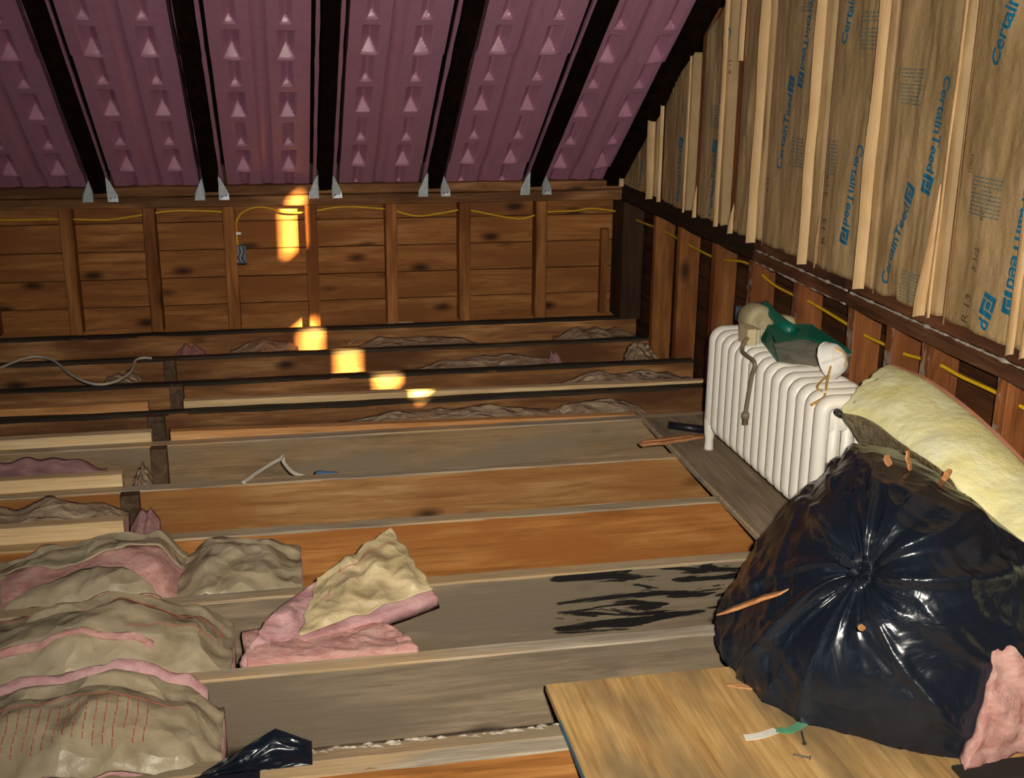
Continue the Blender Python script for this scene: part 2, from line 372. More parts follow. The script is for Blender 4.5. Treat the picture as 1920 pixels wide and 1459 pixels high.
# nailing strips let in along the joists
def strip(x0, x1, y0, wd, h0, h1, mt, seed):
    v, f = plank([x0, y0, -0.03], [x1, y0+wd, 0.03], 'x', seg=16, jit=0.002, ch=0.002, seed=seed)
    v = [(a, b, (h0+(h1-h0)*(a-x0)/(x1-x0))+(c-0.03) if c > 0 else c) for a, b, c in v]
    fix_normals(mesh_obj('nailing_strip', v, f, mt, floor))
strip(-0.385, 1.72, JY[3]+0.044, 0.040, 0.032, 0.012, NEWWOOD, 1)
strip(XL, -0.515, JY[3]+0.044, 0.040, 0.030, 0.034, PINE, 2)
strip(-0.405, 1.30, JY[4]+0.044, 0.036, 0.034, 0.006, PINE, 3)
strip(XL, -0.47, JY[4]+0.044, 0.045, 0.036, 0.036, NEWWOOD, 4)
strip(XL, -0.52, JY[5]+0.044, 0.040, 0.044, 0.044, NEWWOOD, 5)
strip(XL, -0.470, JY[6]+0.046, 0.044, 0.048, 0.050, NEWWOOD, 6)
# old floorboards under the radiator
for i in range(4):
    xa = 1.306+i*0.100
    timber('floorboard', (xa, 2.32, 0.004), (xa+0.0985, 3.97, 0.020), 'y', FLOORB, floor, seg=14, jit=0.0015, ch=0.0015, seed=i)

timber('edge_moulding', (1.297, 2.32, 0.003), (1.3055, 3.97, 0.023), 'y', TOPGREY, floor, seg=14, ch=0.003)
# ------------------------------------------------------------------ back knee wall
wall_back = struct(mesh_obj('wall_back', *(lambda m: (m.v, m.f))(MB().box((-4.6, 5.83, -0.26), (1.95, 5.90, 0.80))), CONC))
for i, z in enumerate([-0.165, -0.03, 0.105, 0.240, 0.375, 0.510]):
    cuts = [XL, XR]
    for a, b in zip(cuts[:-1], cuts[1:]):
        timber('board', (a+0.001, 5.800+random.uniform(-0.002, 0.002), z+0.002), (b-0.001, 5.825, z+0.133), 'x', BROWNX, wall_back, seg=24, jit=0.001, ch=0.002, seed=i*3+a)
SX = [-2.105, -1.735, -1.362, -0.990, -0.618, -0.254, 0.131, 0.516, 0.880, 1.270]
for i, x in enumerate(SX):
    timber('stud', (x, 5.70, 0.0), (x+0.056, 5.797, 0.594), 'z', STUDB, wall_back, seg=10, jit=0.002, ch=0.004, seed=i*1.7)
timber('stud', (1.625, 5.755, 0.0), (1.665, 5.797, 0.44), 'z', STUDB, wall_back, seg=8, seed=3)
timber('corner_post', (1.690, 5.60, 0.0), (1.80, 5.797, 0.594), 'z', STUDDARK, wall_back, seg=8, seed=9)
timber('top_plate', (XL, 5.695, 0.595), (1.79, 5.80, 0.643), 'x', PLATE, wall_back, seg=24, jit=0.004, ch=0.004, seed=1)
timber('top_plate', (XL, 5.704, 0.646), (1.79, 5.80, 0.692), 'x', PLATE, wall_back, seg=24, jit=0.004, ch=0.004, seed=2)

# ------------------------------------------------------------------ right gable wall
WX = 1.713
# outer boarding of the gable with the window opening (beyond the right edge of the photo)
WY0, WY1 = 0.20, 0.76; WZ = (1.10, 1.49, 1.84, 2.17)
mb = MB(); X0, X1 = 1.86, 1.92
mb.box((X0, -3.6, -0.26), (X1, WY0, 4.2)); mb.box((X0, WY1, -0.26), (X1, 5.95, 4.2))
mb.box((X0, WY0, -0.26), (X1, WY1, WZ[0])); mb.box((X0, WY0, WZ[1]), (X1, WY1, WZ[2])); mb.box((X0, WY0, WZ[3]), (X1, WY1, 4.2))
mb.box((X0, 0.64, WZ[2]), (X1, WY1, WZ[3])); mb.box((X0, WY0, WZ[0]), (X1, 0.25, WZ[1]))
wall_right = struct(mb.build('wall_right', CONC))
RS = [5.145, 4.810, 4.385, 4.005, 3.610, 3.205, 2.970, 2.775, 2.420, 2.02, 1.6, 1.45, 0.6, 0.2, -0.2]
def lathmark():
    m = STUDR.copy(); m.name = 'stud_face_with_lath_marks'; n = m.node_tree.nodes; l = m.node_tree.links; p = n['Principled BSDF']
    src = p.inputs['Base Color'].links[0].from_socket
    v = coords(n, l, (30, 30, 23)); g = noise_tex(n, l, v, 1.0, 4, 0.6, 0.6)
    k = ramp(n, l, g, [(0.50, (0, 0, 0, 1)), (0.60, (1, 1, 1, 1))])
    l.new(mix(n, l, k, src, lin(150, 132, 116)), p.inputs['Base Color']); return m
LATHM = lathmark()
for i, y in enumerate(RS):
    mt = STUDR if y < 4.2 else STUDB
    o = timber('stud', (WX, y, -0.19), (1.806, y+0.047, 0.592), 'z', mt, wall_right, seg=10, jit=0.002, ch=0.003, seed=i*2.3)
    if y < 4.2:
        o.data.materials.append(LATHM)
        for pl in o.data.polygons:
            if pl.normal.x < -0.9: pl.material_index = 1
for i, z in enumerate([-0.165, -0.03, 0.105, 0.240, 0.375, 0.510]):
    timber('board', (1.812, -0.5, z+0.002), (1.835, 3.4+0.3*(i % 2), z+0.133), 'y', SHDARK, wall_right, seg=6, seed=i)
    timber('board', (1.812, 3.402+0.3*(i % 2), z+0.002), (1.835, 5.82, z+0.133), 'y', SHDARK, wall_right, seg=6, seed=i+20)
timber('top_plate', (WX-0.004, 4.00, 0.592), (1.806, 5.70, 0.676), 'y', BEAMDARK, wall_right, seg=24, jit=0.009, ch=0.006, seed=4)
timber('top_plate', (WX-0.004, 3.255, 0.592), (1.806, 3.998, 0.634), 'y', PLATEY, wall_right, seg=12, jit=0.004, seed=5)
timber('top_plate', (WX-0.012, -0.4, 0.592), (1.806, 3.250, 0.636), 'y', PLATEY, wall_right, seg=24, jit=0.004, seed=6)
timber('top_plate', (WX+0.002, 3.285, 0.638), (1.806, 3.998, 0.678), 'y', PLATEY, wall_right, seg=12, jit=0.005, seed=7)
timber('top_plate', (WX-0.004, -0.4, 0.639), (1.806, 3.282, 0.678), 'y', PLATEY, wall_right, seg=24, jit=0.005, seed=8)
# ridges of old plaster squeezed between the plates
for (ya, yb, z, xo) in [(3.27, 3.99, 0.636, -0.002), (3.27, 3.99, 0.593, -0.004), (1.6, 3.24, 0.6375, -0.010), (2.95, 3.99, 0.679, 0.0)]:
    mb = MB(); n = int((yb-ya)/0.012); pts = []; rr = []
    for i in range(n):
        pts.append((WX+xo+0.002, ya+(yb-ya)*i/(n-1), z+0.002*N3(i*0.5, z*30))); rr.append(max(0.0008, 0.0035+0.006*N3(i*0.31, z*77, 3)))
    mb.tube(pts, rr, 5).build('plaster_ridge', PLASTERW, wall_right, True)
def roofz(y): return 0.796+(5.657-y)*0.568
GS = [5.105, 4.640, 4.245, 3.925, 3.47, 3.105, 2.735, 2.365, 1.95, 1.55]
for i, y in enumerate(GS):
    timber('gable_stud', (WX+0.004, y-0.022, 0.679), (1.806, y+0.030, min(2.2, roofz(y)+0.12)), 'z', STUDDARK if y > 5 else STUDR, wall_right, seg=8, seed=i)
# window in the gable: frame bars round the two lit openings
win = struct(mesh_obj('window_1', *(lambda m: (m.v, m.f))(MB().box((1.925, WY0-0.06, WZ[0]-0.06), (1.95, WY0, WZ[3]+0.06)).box((1.925, WY1, WZ[0]-0.06), (1.95, WY1+0.06, WZ[3]+0.06)).box((1.925, WY0, WZ[0]-0.06), (1.95, WY1, WZ[0])).box((1.925, WY0, WZ[3]), (1.95, WY1, WZ[3]+0.06))), GLASS))

# the rest of the shell, behind and left of the camera
A = radians(33.68); TV = Vector((0, -cos(A), sin(A))); NV = Vector((0, sin(A), cos(A)))
P0 = Vector((0, 5.65, 0.70))                     # rafter underside meets the plate
def RP(x, s, d): return Vector((x, 0, 0)) + P0 + TV*s + NV*d
SR = (5.65-1.15)/cos(A)
mb = MB(); c0, c1, d0, d1 = RP(-4.6, -0.35, 0.165), RP(-4.6, SR, 0.165), RP(-4.6, -0.35, 0.20), RP(-4.6, SR, 0.20)
e = Vector((6.55, 0, 0)); mb.add([c0, c1, d1, d0, c0+e, c1+e, d1+e, d0+e], [(0,1,2,3),(7,6,5,4),(0,4,5,1),(1,5,6,2),(2,6,7,3),(3,7,4,0)])
mir = lambda v: Vector((v.x, 2*c1.y-v.y, v.z))
q = [mir(v) for v in (c0, c1, d1, d0, c0+e, c1+e, d1+e, d0+e)]; mb.add(q, [(3,2,1,0),(4,5,6,7),(1,5,4,0),(2,6,5,1),(3,7,6,2),(0,4,7,3)])
ceiling = struct(mb.build('ceiling', DECK))
wall_left = struct(mesh_obj('wall_left', *(lambda m: (m.v, m.f))(MB().box((-4.66, -3.6, -0.26), (-4.6, 0.2, 4.2)).box((-4.66, 2.6, -0.26), (-4.6, 5.95, 4.2)).box((-4.66, 0.2, -0.26), (-4.6, 2.6, 0.5)).box((-4.66, 0.2, 2.1), (-4.6, 2.6, 4.2))), CONC))  # opening added in this unseen wall so sky light fills the attic
wall_front = struct(mesh_obj('wall_front', *(lambda m: (m.v, m.f))(MB().box((-4.6, -3.66, -0.26), (1.95, -3.6, 0.9))), CONC))

# rafters
RXC = [-1.83, -1.31, -0.795, -0.295, 0.232, 0.756, 1.262]
def rafter(x, wd, mat):
    v, f = plank((x-wd/2, 0, 0), (x+wd/2, 4.9, 0.16), 'y', seg=16, jit=0.003, ch=0.004, seed=x*9)
    v = [RP(a, -0.20+b, c) for a, b, c in v]
    return fix_normals(mesh_obj('rafter', v, f, mat, ceiling))
for x in RXC: rafter(x, 0.064, RAFT)
rafter(1.665, 0.075, RAFT)

# ------------------------------------------------------------------ foam baffles between the rafters
PL = 0.925
def pocket_depth(u, s):
    d = 0.0
    for c in (-0.108, 0.098):
        du = abs(u-c)
        for j, (s0, big) in enumerate(((0.012, 1), (0.235, 0), (0.470, 1), (0.705, 0), (0.925, 1))):
            s1 = (0.235, 0.470, 0.705, 0.925, 1.2)[j]-0.045
            Dm, wd, k = (0.056, 0.034, 1.25) if big else (0.030, 0.024, 1.30)
            if s0 < s < s1: d = max(d, min(Dm*(1-du/wd), (s-s0)*k, (s1-s)*3.0))
    du = abs(u+0.004)/0.030
    if du < 1: d = max(d, 0.020*(1-du*du))
    return max(d, 0.0)
def baffle_mesh(nm, w0, w1, length, s_off):
    nu = int((w1-w0)/0.0068); ns = int(length/0.0085)
    fn = lambda u, v: Vector((w0+(w1-w0)*u, 0, 0)) + TV*(v*length) + NV*(pocket_depth(w0+(w1-w0)*u, v*length+s_off) - 0.024*(1-v) + 0.006*cos(u*pi*4)*(1-v)**4)
    bk = lambda u, v: Vector((w0+(w1-w0)*u, 0, 0)) + TV*(v*length) + NV*(0.072)
    v, f = solid(fn, bk, nu, ns); me = bpy.data.meshes.new(nm); me.from_pydata(v, [], f); me.materials.append(FOAM); me.update()
    bm = bmesh.new(); bm.from_mesh(me); bmesh.ops.recalc_face_normals(bm, faces=bm.faces); bm.to_mesh(me); bm.free()
    return me
BM_FULL = baffle_mesh('baffle_sheet', -0.192, 0.192, PL, 0.0)
BM_LOW = baffle_mesh('baffle_sheet_low', -0.192, 0.192, 0.34, PL-0.34)
BM_NARROW = baffle_mesh('baffle_sheet_narrow', -0.170, 0.148, PL, 0.0)
BM_NARROWL = baffle_mesh('baffle_sheet_narrow_low', -0.170, 0.148, 0.34, PL-0.34)
def flange_mesh(nm, length):
    mb = MB(); n = 14
    v, f = plank((-0.008, 0, -0.004), (0.008, length, 0.012), 'y', seg=n, jit=0.003, ch=0.001, seed=length*7)
    me = bpy.data.meshes.new(nm); me.from_pydata([Vector((a, 0, 0))+TV*b+NV*c for a, b, c in v], [], f); me.materials.append(FOAM); me.update()
    bm = bmesh.new(); bm.from_mesh(me); bmesh.ops.recalc_face_normals(bm, faces=bm.faces); bm.to_mesh(me); bm.free(); return me
FM_FULL, FM_LOW = flange_mesh('flange', PL), flange_mesh('flange_low', 0.34)
LOGO_FOAM = flat('foam_label', lin(150, 160, 140), 0.5)
bays = [(-1.053, 0.04), (-0.545, 0.07), (-0.032, 0.055), (0.494, 0.095), (1.009, 0.105)]
bnames = ['left edge of the picture', 'second bay from the left', 'third bay from the left', 'fourth bay from the left', 'fifth bay from the left', 'bay against the gable wall']
pos = ['lowest', 'middle', 'upper']
def baffle(xc, s0, me, fme, fx, lab, sub):
    b = RP(xc, s0, 0.066)
    t = thing('foam_baffle', lab, 'insulation', b, 'mauve foam rafter baffles')
    o = bpy.data.objects.new('sheet', me); COL.objects.link(o); o.parent = t
    for x in fx:
        q = bpy.data.objects.new('edge_flange', fme); COL.objects.link(q); q.parent = t; q.location = Vector((x, 0, 0)) - NV*0.012
    if sub:
        sx, ss = sub
        vv = [Vector((sx+a, 0, 0))+TV*(ss+b2)-NV*(0.013 if ss < 0.4 else 0.008) for a, b2 in ((-0.018, -0.010), (0.018, -0.010), (0.018, 0.016), (-0.018, 0.016))]
        m2 = MB().add([b+v_ for v_ in vv]+[b+v_-NV*0.001 for v_ in vv], [(3,2,1,0),(4,5,6,7),(0,1,5,4),(1,2,6,5),(2,3,7,6),(3,0,4,7)])
        m2.build('label_sticker', LOGO_FOAM, t)
for i, (xc, s0) in enumerate(bays):
    for j, (ss, me, fme) in enumerate(((s0-0.34, BM_LOW, FM_LOW), (s0, BM_FULL, FM_FULL), (s0+PL, BM_FULL, FM_FULL))):
        baffle(xc, ss+0.002*j, me, fme, (-0.2165, 0.2165), 'mauve foam baffle, %s sheet in the %s' % (pos[j], ('rafter bay at the '+bnames[i]) if i == 0 else ('rafter '+bnames[i])),
               ((-0.15 if i % 2 else 0.16), 0.43) if j == 1 and i else None)
for j, (ss, me, fme) in enumerate(((-0.29, BM_LOW, FM_LOW), (0.05, BM_FULL, FM_FULL), (0.05+PL, BM_FULL, FM_FULL))):
    baffle(-1.57, ss+0.002*j, me, fme, (-0.2165, 0.2165), 'mauve foam baffle, %s sheet in the rafter bay beyond the left edge of the picture' % pos[j], None)
for j, (ss, me, fme) in enumerate(((0.045-0.34, BM_NARROWL, FM_LOW), (0.045, BM_NARROW, FM_FULL), (0.045+PL, BM_NARROW, FM_FULL))):
    baffle(1.475, ss+0.002*j, me, fme, (-0.19,), 'mauve foam baffle, %s sheet in the rafter bay against the gable wall' % pos[j], None)

# metal rafter ties
def tie(px, mirror, lab):
    x = px; g = 1 if not mirror else -1
    o = thing('metal_tie', lab, 'bracket', (x, 5.69, 0.62), 'metal ties at the rafter feet')
    prof = [(0, 0.0), (-0.045, 0.0), (-0.043, 0.030), (-0.012, 0.098), (0, 0.112)]
    v = []
    for (a, z) in prof: v.append((x+g*a, 5.690-0.30*max(0, z-0.06), 0.628+z))
    v2 = [(a+0.0, b-0.003, c) for a, b, c in v]
    m = MB().add(v+v2, [(0,1,2,3,4), (9,8,7,6,5)]+[(i, 5+i, 5+(i+1) % 5, (i+1) % 5) for i in range(5)])
    plate = fix_normals(m.build('plate', STEEL, o))
    # flange bent along the side of the rafter
    q = [(x, 5.688, 0.628), (x, 5.76, 0.66), (x, 5.70, 0.76), (x, 5.665, 0.742)]
    m = MB().add(q+[(a+g*0.003, b, c) for a, b, c in q], [(0,1,2,3),(7,6,5,4)]+[(i, 4+i, 4+(i+1) % 4, (i+1) % 4) for i in range(4)])
    fix_normals(m.build('side_flange', STEEL, o))
    for (a, z) in ((-0.012, 0.018), (-0.032, 0.020), (-0.018, 0.052)):
        m = MB().tube([(x+g*a, 5.6885, 0.628+z), (x+g*a, 5.6855, 0.628+z)], 0.0032, 6); m.build('nail_head', DARKHOLE, plate)
sidew = ['first', 'second', 'third', 'fourth', 'fifth']
for i, x in enumerate(RXC[2:]):
    tie(x-0.034, False, 'small galvanised tie plate on the left side of the %s rafter from the left' % sidew[i])
    tie(x+0.034, True, 'small galvanised tie plate on the right side of the %s rafter from the left' % sidew[i])

# ------------------------------------------------------------------ kraft-faced batts on the gable
def kh(i, y, z, amp):   # relief of the paper facing
    y0, y1 = BATTS[i][0], BATTS[i][1]
    t = (y-y0)/(y1-y0); e_ = max(0.0, 1-abs(2*t-1)**6)
    h = 0.012*N3(y*4+i*9, z*1.6, i*3.1) + amp*0.7*N3(y*11+i*4, z*5, 2.2+i) + amp*0.5*(ridge(y*7+i, z*2.6+y*2, i*1.7, 3)-0.5)
    h += 0.0035*N3(y*60, z*4, i) + amp*1.7*max(0.0, ridge((y*1.2+z*0.8)*4.2+i*5.1, (z-y)*1.4, i*2.9, 2)-0.62)
    return WX-0.010 - e_*(0.006+h)
BATTS = [(5.155, 5.68, 0.004), (4.725, 5.060, 0.005), (4.325, 4.600, 0.006), (3.945, 4.195, 0.010), (3.495, 3.920, 0.004), (3.110, 3.470, 0.007), (2.745, 3.100, 0.014), (2.375, 2.715, 0.013), (1.96, 2.36, 0.008), (1.55, 1.93, 0.006)]
bl = ['in the far corner beside the knee wall', 'second from the far corner, narrow and partly shaded', 'third from the far corner, beside a bare dark stud', 'fourth from the far corner, with red-brown stains and wrinkles',
      'above the far end of the radiator, with long blue lettering', 'above the dustpan, with a printed thickness mark', 'above the dust mask, with two big blue logos end to end', 'rightmost wide one, crumpled, with blue logos near its foot', 'cut by the right edge of the picture', 'beyond the right edge of the picture']
batt_objs = []; facings = []
def ztop(y): return min(1.75, roofz(y)+0.010*N3(y*9, 3.3))
for i, (y0, y1, amp) in enumerate(BATTS):
    t = thing('insulation_batt', 'brown kraft-faced wall batt %s' % bl[i], 'insulation', (WX, (y0+y1)/2, 0.68), 'kraft-faced batts on the gable wall')
    batt_objs.append(t)
    zb = lambda y: 0.678+0.010*N3(y*14, 1.0+i)
    nu = max(10, int((y1-y0)/0.009)); nv = 70
    def fn(u, v):
        y = y1+(y0-y1)*u; z = zb(y)+(ztop(y)-zb(y))*v; return Vector((kh(i, y, z, amp), y, z))
    def bk(u, v):
        y = y1+(y0-y1)*u; z = zb(y)+(ztop(y)-zb(y))*v; return Vector((1.80, y, z))
    v, f = solid(fn, bk, nu, nv); facings.append(mesh_obj('kraft_facing', v, f, KRAFT, t, True))
# stapling flanges: narrow bright paper strips standing out from the studs: (batt, y at foot, width, top z, waviness, turned toward camera)
FL = [(0, 5.640, 0.030, 9, 0.002, 0.9), (0, 5.175, 0.045, 9, 0.002, 0.8), (1, 5.060, 0.022, 9, 0.002, 0.9), (1, 4.735, 0.012, 9, 0.002, 0.9), (2, 4.590, 0.020, 0.80, 0.004, 0.9), (2, 4.345, 0.026, 9, 0.003, 0.8),
      (3, 4.185, 0.034, 0.78, 0.006, 0.7), (3, 3.965, 0.042, 9, 0.002, 0.95), (4, 3.905, 0.012, 9, 0.003, 0.2), (4, 3.535, 0.040, 9, 0.003, 0.95), (5, 3.465, 0.035, 0.98, 0.006, 0.4), (5, 3.140, 0.044, 9, 0.008, 0.9),
      (6, 3.085, 0.012, 9, 0.003, 0.2), (6, 2.790, 0.050, 1.02, 0.014, 0.8), (6, 2.760, 0.022, 9, 0.010, 0.6), (7, 2.705, 0.014, 9, 0.003, 0.25), (7, 2.400, 0.035, 9, 0.012, 0.8), (8, 2.355, 0.03, 9, 0.01, 0.7), (3, 4.185, 0.026, 1.75, 0.003, 0.9)]
for k, (bi, y, wd, zt, wav, fc) in enumerate(FL):
    t = batt_objs[bi]; z0 = 0.668+0.006*N3(k*3.3, 1); z1 = min(zt, roofz(y)-0.01, 1.75)
    if k == 18: z0 = 1.30
    def fn(u, v):
        z = z0+(z1-z0)*v; a = fc*pi/2*(1+0.12*N3(z*2, k*2.2)); wv = wav*N3(z*3.5, k*1.9, 4)*1.5; ww = wd*0.9*(1+0.15*N3(z*4, k*4.4))*((1-0.9*v**2) if zt < 1.2 else 1)
        return Vector((WX-0.016-sin(a)*ww*u-abs(wv)*0.4, y-cos(a)*ww*u*1.0+wv+0.004*sin(u*pi), z))
    bk = lambda u, v: fn(u, v)+Vector((0.0004, 0.0018, 0))
    v, f = solid(fn, bk, 3, 40); fix_normals(mesh_obj('stapling_flange', v, f, KRAFTL, t, False))

# lettering printed on the facing
def text_mesh(s, bold=0.0):
    cu = bpy.data.curves.new('t', 'FONT'); cu.body = s; cu.offset = bold; cu.space_character = 0.97 if bold else 1.0; cu.resolution_u = 3; cu.fill_mode = 'FRONT'
    o = bpy.data.objects.new('t', cu); COL.objects.link(o)
    dg = bpy.context.evaluated_depsgraph_get(); me = bpy.data.meshes.new_from_object(o.evaluated_get(dg))
    v = [(p.co.x, p.co.y) for p in me.vertices]; f = [tuple(p.vertices) for p in me.polygons]
    bpy.data.objects.remove(o); bpy.data.curves.remove(cu); bpy.data.meshes.remove(me)
    return v, f
TM = {s: text_mesh(s, b) for s, b in (('CertainTeed', 0.020), ('R 13', 0.0), ('3 1/2', 0.0), ('KC', 0.0), ('10802', 0.0), ('d', 0.020), ('Certain', 0.020))}
def refine(v, f, maxlen):
    bm = bmesh.new(); vv = [bm.verts.new((a, b, 0)) for a, b in v]
    for q in f:
        try: bm.faces.new([vv[i] for i in q])
        except ValueError: pass
    bmesh.ops.triangulate(bm, faces=bm.faces)
    for _ in range(3):
        es = [e_ for e_ in bm.edges if e_.calc_length() > maxlen]
        if not es: break
        bmesh.ops.subdivide_edges(bm, edges=es, cuts=1); bmesh.ops.triangulate(bm, faces=[q for q in bm.faces if len(q.verts) > 3])
    bm.verts.index_update(); out = [(p.co.x, p.co.y) for p in bm.verts], [tuple(p.index for p in q.verts) for q in bm.faces]; bm.free(); return out
def print_on(bi, v2, f2, y0, z0, y1, z1, mat, name, off=0.003, maxlen=0.02):
    """lay flat 2D shapes (baseline from (y0,z0) towards (y1,z1) on the wall) on the paper of a batt"""
    d = Vector((-(y1-y0), z1-z0)).normalized(); pr = Vector((-d.y, d.x)); amp = BATTS[bi][2]
    v2, f2 = refine(v2, f2, maxlen); v = []
    for a, b in v2:
        y = y0-(d.x*a+pr.x*b); z = z0+d.y*a+pr.y*b
        v.append((kh(bi, min(max(y, BATTS[bi][0]), BATTS[bi][1]), z, amp)-off, y, z))
    o = mesh_obj(name, v, f2, mat, facings[bi])
    return o
def brand(bi, y0, z0, y1, z1, length, mat=BLUEINK, logo=True, word='CertainTeed'):
    v, f = TM[word]; wfull = max(a for a, b in TM['CertainTeed'][0]); k = length*0.86/wfull; wmax = max(a for a, b in v)
    v2 = [(a*k, b*k) for a, b in v]; f2 = list(f); h = 0.72*k; ox = wmax*k+length*0.025
    if logo:
        def rc(a0, b0, a1, b1):
            n = len(v2); v2.extend([(ox+a0*h, b0*h), (ox+a1*h, b0*h), (ox+a1*h, b1*h), (ox+a0*h, b1*h)]); f2.append((n, n+1, n+2, n+3))
        rc(0, -0.1, 0.34, 1.15); rc(0.34, 0.82, 0.95, 1.15); rc(0.44, -0.1, 1.35, 0.22); rc(1.02, 0.22, 1.35, 1.15); rc(0.44, 0.32, 0.92, 0.72)
    print_on(bi, v2, f2, y0, z0, y1, z1, mat, 'printed_brand')
def para(bi, yl, zt, wy, hz, rows, mat=TEALINK):
    v2 = []; f2 = []; rnd = random.Random(bi*7+rows)
    for r in range(rows):
        x = 0; yb = -r*hz/rows
        while x < wy:
            w_ = rnd.uniform(0.006, 0.022); n = len(v2); x2 = min(wy, x+w_)
            if not (r in (3, ) and rnd.random() < 0.5):
                v2 += [(x, yb), (x2, yb), (x2, yb+hz/rows*0.42), (x, yb+hz/rows*0.42)]; f2.append((n, n+1, n+2, n+3))
            x = x2+rnd.uniform(0.002, 0.004)
    print_on(bi, v2, f2, yl, zt, yl-1, zt, mat, 'fine_print', maxlen=0.02)['kind'] = 'stuff'
def small(bi, s, y0, z0, y1, z1, h):
    v, f = TM[s]; print_on(bi, [(a*h*1.4, b*h*1.4) for a, b in v], f, y0, z0, y1, z1, BLACKINK, 'thickness_mark')['kind'] = 'stuff'
brand(6, 3.005, 0.705, 2.918, 0.965, 0.290); brand(6, 2.820, 1.295, 2.880, 0.985, 0.295)
brand(5, 3.255, 1.085, 3.300, 0.82, 0.290); brand(5, 3.378, 1.36, 3.33, 1.60, 0.29)
brand(4, 3.795, 0.945, 3.745, 1.20, 0.300); brand(4, 3.645, 1.53, 3.700, 1.26, 0.290)
brand(7, 2.510, 0.690, 2.495, 0.76, 0.330, word='d'); brand(7, 2.425, 1.10, 2.455, 0.80, 0.330)
brand(7, 2.598, 1.315, 2.55, 1.46, 0.33, word='Certain', logo=False)
brand(2, 4.43, 0.69, 4.405, 0.93, 0.29); brand(2, 4.36, 1.42, 4.395, 1.15, 0.27); brand(1, 4.80, 0.70, 4.78, 0.93, 0.26); brand(0, 5.36, 0.70, 5.34, 0.86, 0.25, word='Certain', logo=False)
para(7, 2.650, 1.055, 0.135, 0.10, 10); para(6, 2.925, 0.765, 0.115, 0.085, 9); para(6, 3.035, 1.300, 0.11, 0.10, 10); para(5, 3.30, 1.450, 0.10, 0.11, 10)
para(4, 3.73, 1.06, 0.10, 0.10, 9); para(5, 3.440, 1.075, 0.06, 0.11, 10); para(2, 4.50, 1.12, 0.12, 0.09, 8); para(4, 3.72, 1.52, 0.09, 0.07, 6)
small(5, 'R 13', 3.405, 0.755, 3.410, 0.95, 0.032); small(5, '3 1/2', 3.415, 0.905, 3.42, 1.1, 0.024); small(7, 'R 13', 2.595, 0.69, 2.58, 0.85, 0.030); small(7, '3 1/2', 2.585, 0.825, 2.57, 1.0, 0.022); small(7, 'KC', 2.575, 0.955, 2.56, 1.1, 0.016)
small(6, '10802', 3.07, 1.0, 3.06, 1.2, 0.012); small(7, '10802', 2.66, 1.06, 2.65, 1.2, 0.014); small(4, 'R 13', 3.88, 0.86, 3.88, 1.0, 0.02); small(2, 'R 13', 4.31, 1.25, 4.31, 1.5, 0.02)

# ------------------------------------------------------------------ wiring
def cable(name, pts, r, mat, label, cat='cable', n=8):
    return tag(MB().tube(spline(pts, n), r, 7).build(name, mat, None, True), label, cat)
def pw(L, **k): return [at(x, y, **k) for x, y in L]
cable('electrical_cable', pw([(-120, 413), (0, 413), (110, 411), (200, 412), (260, 404), (330, 395), (415, 397), (432, 402)], y=5.745)+[at(439, 412, y=5.745), at(441, 425, y=5.75), at(442, 438, y=5.765), at(443, 462, y=5.765)], 0.0046, YCABLE, 'yellow electrical cable strung through the knee wall studs left of the outlet box')
cable('electrical_cable', [at(446, 462, y=5.765), at(444, 438, y=5.765), at(443, 418, y=5.755)]+pw([(455, 398), (485, 388), (520, 394), (545, 399), (580, 397), (640, 388), (700, 390), (735, 394), (780, 405), (825, 400), (866, 393), (890, 396), (970, 410), (1010, 401), (1032, 397), (1080, 395), (1110, 391), (1163, 397)], y=5.745), 0.0046, YCABLE, 'yellow electrical cable running from the outlet box along the knee wall to the right corner')
cable('electrical_cable', pw([(1192, 412), (1212, 420), (1240, 431), (1268, 446), (1290, 458), (1328, 478), (1356, 487), (1402, 494), (1447, 531), (1485, 552), (1520, 567), (1590, 609), (1618, 627), (1658, 646), (1697, 664), (1755, 681), (1800, 705), (1865, 735), (1920, 765), (1990, 800)], x=1.752), 0.0055, YCABLE, 'yellow electrical cable threaded through the gable wall studs behind the radiator')
t = thing('outlet_box', 'small grey metal outlet box with coiled wires on a knee wall stud', 'outlet box', at(449, 498, y=5.74))
q0, q1 = at(438, 497, y=5.74), at(460, 461, y=5.74)
mb = MB().box((q0.x, 5.738, q0.z), (q1.x, 5.742, q0.z+0.004)).box((q0.x, 5.738, q1.z-0.004), (q1.x, 5.785, q1.z)).box((q0.x, 5.738, q0.z), (q0.x+0.004, 5.785, q1.z)).box((q1.x-0.004, 5.738, q0.z), (q1.x, 5.785, q1.z)).box((q0.x, 5.78, q0.z), (q1.x, 5.785, q1.z)).box((q0.x, 5.738, q0.z), (q1.x, 5.785, q0.z+0.004))
mb.build('box', BLUEBOX, t)
for k in range(5):
    xx = q0.x+0.010+k*0.009
    MB().tube(spline([(xx, 5.765, q1.z-0.006), (xx+0.006, 5.745, q1.z-0.03), (xx-0.004, 5.742, q0.z+0.035), (xx+0.005, 5.75, q0.z+0.012)], 5), 0.002, 5).build('wire', WCABLE if k % 2 else BLACKP, t, True)
c0 = at(434, 440, y=5.76); MB().box((c0.x, 5.755, c0.z), (c0.x+0.045, 5.762, c0.z+0.011)).build('cable_clamp', STEEL, t)
cable('loose_cable', pw([(-60, 715), (0, 690), (40, 674), (70, 669), (100, 676), (130, 700), (160, 716), (190, 721), (220, 714), (245, 697), (254, 676), (270, 671), (285, 672)], z=0.012), 0.0055, WCABLE, 'loose white cable looped over the floor joists at the far left')
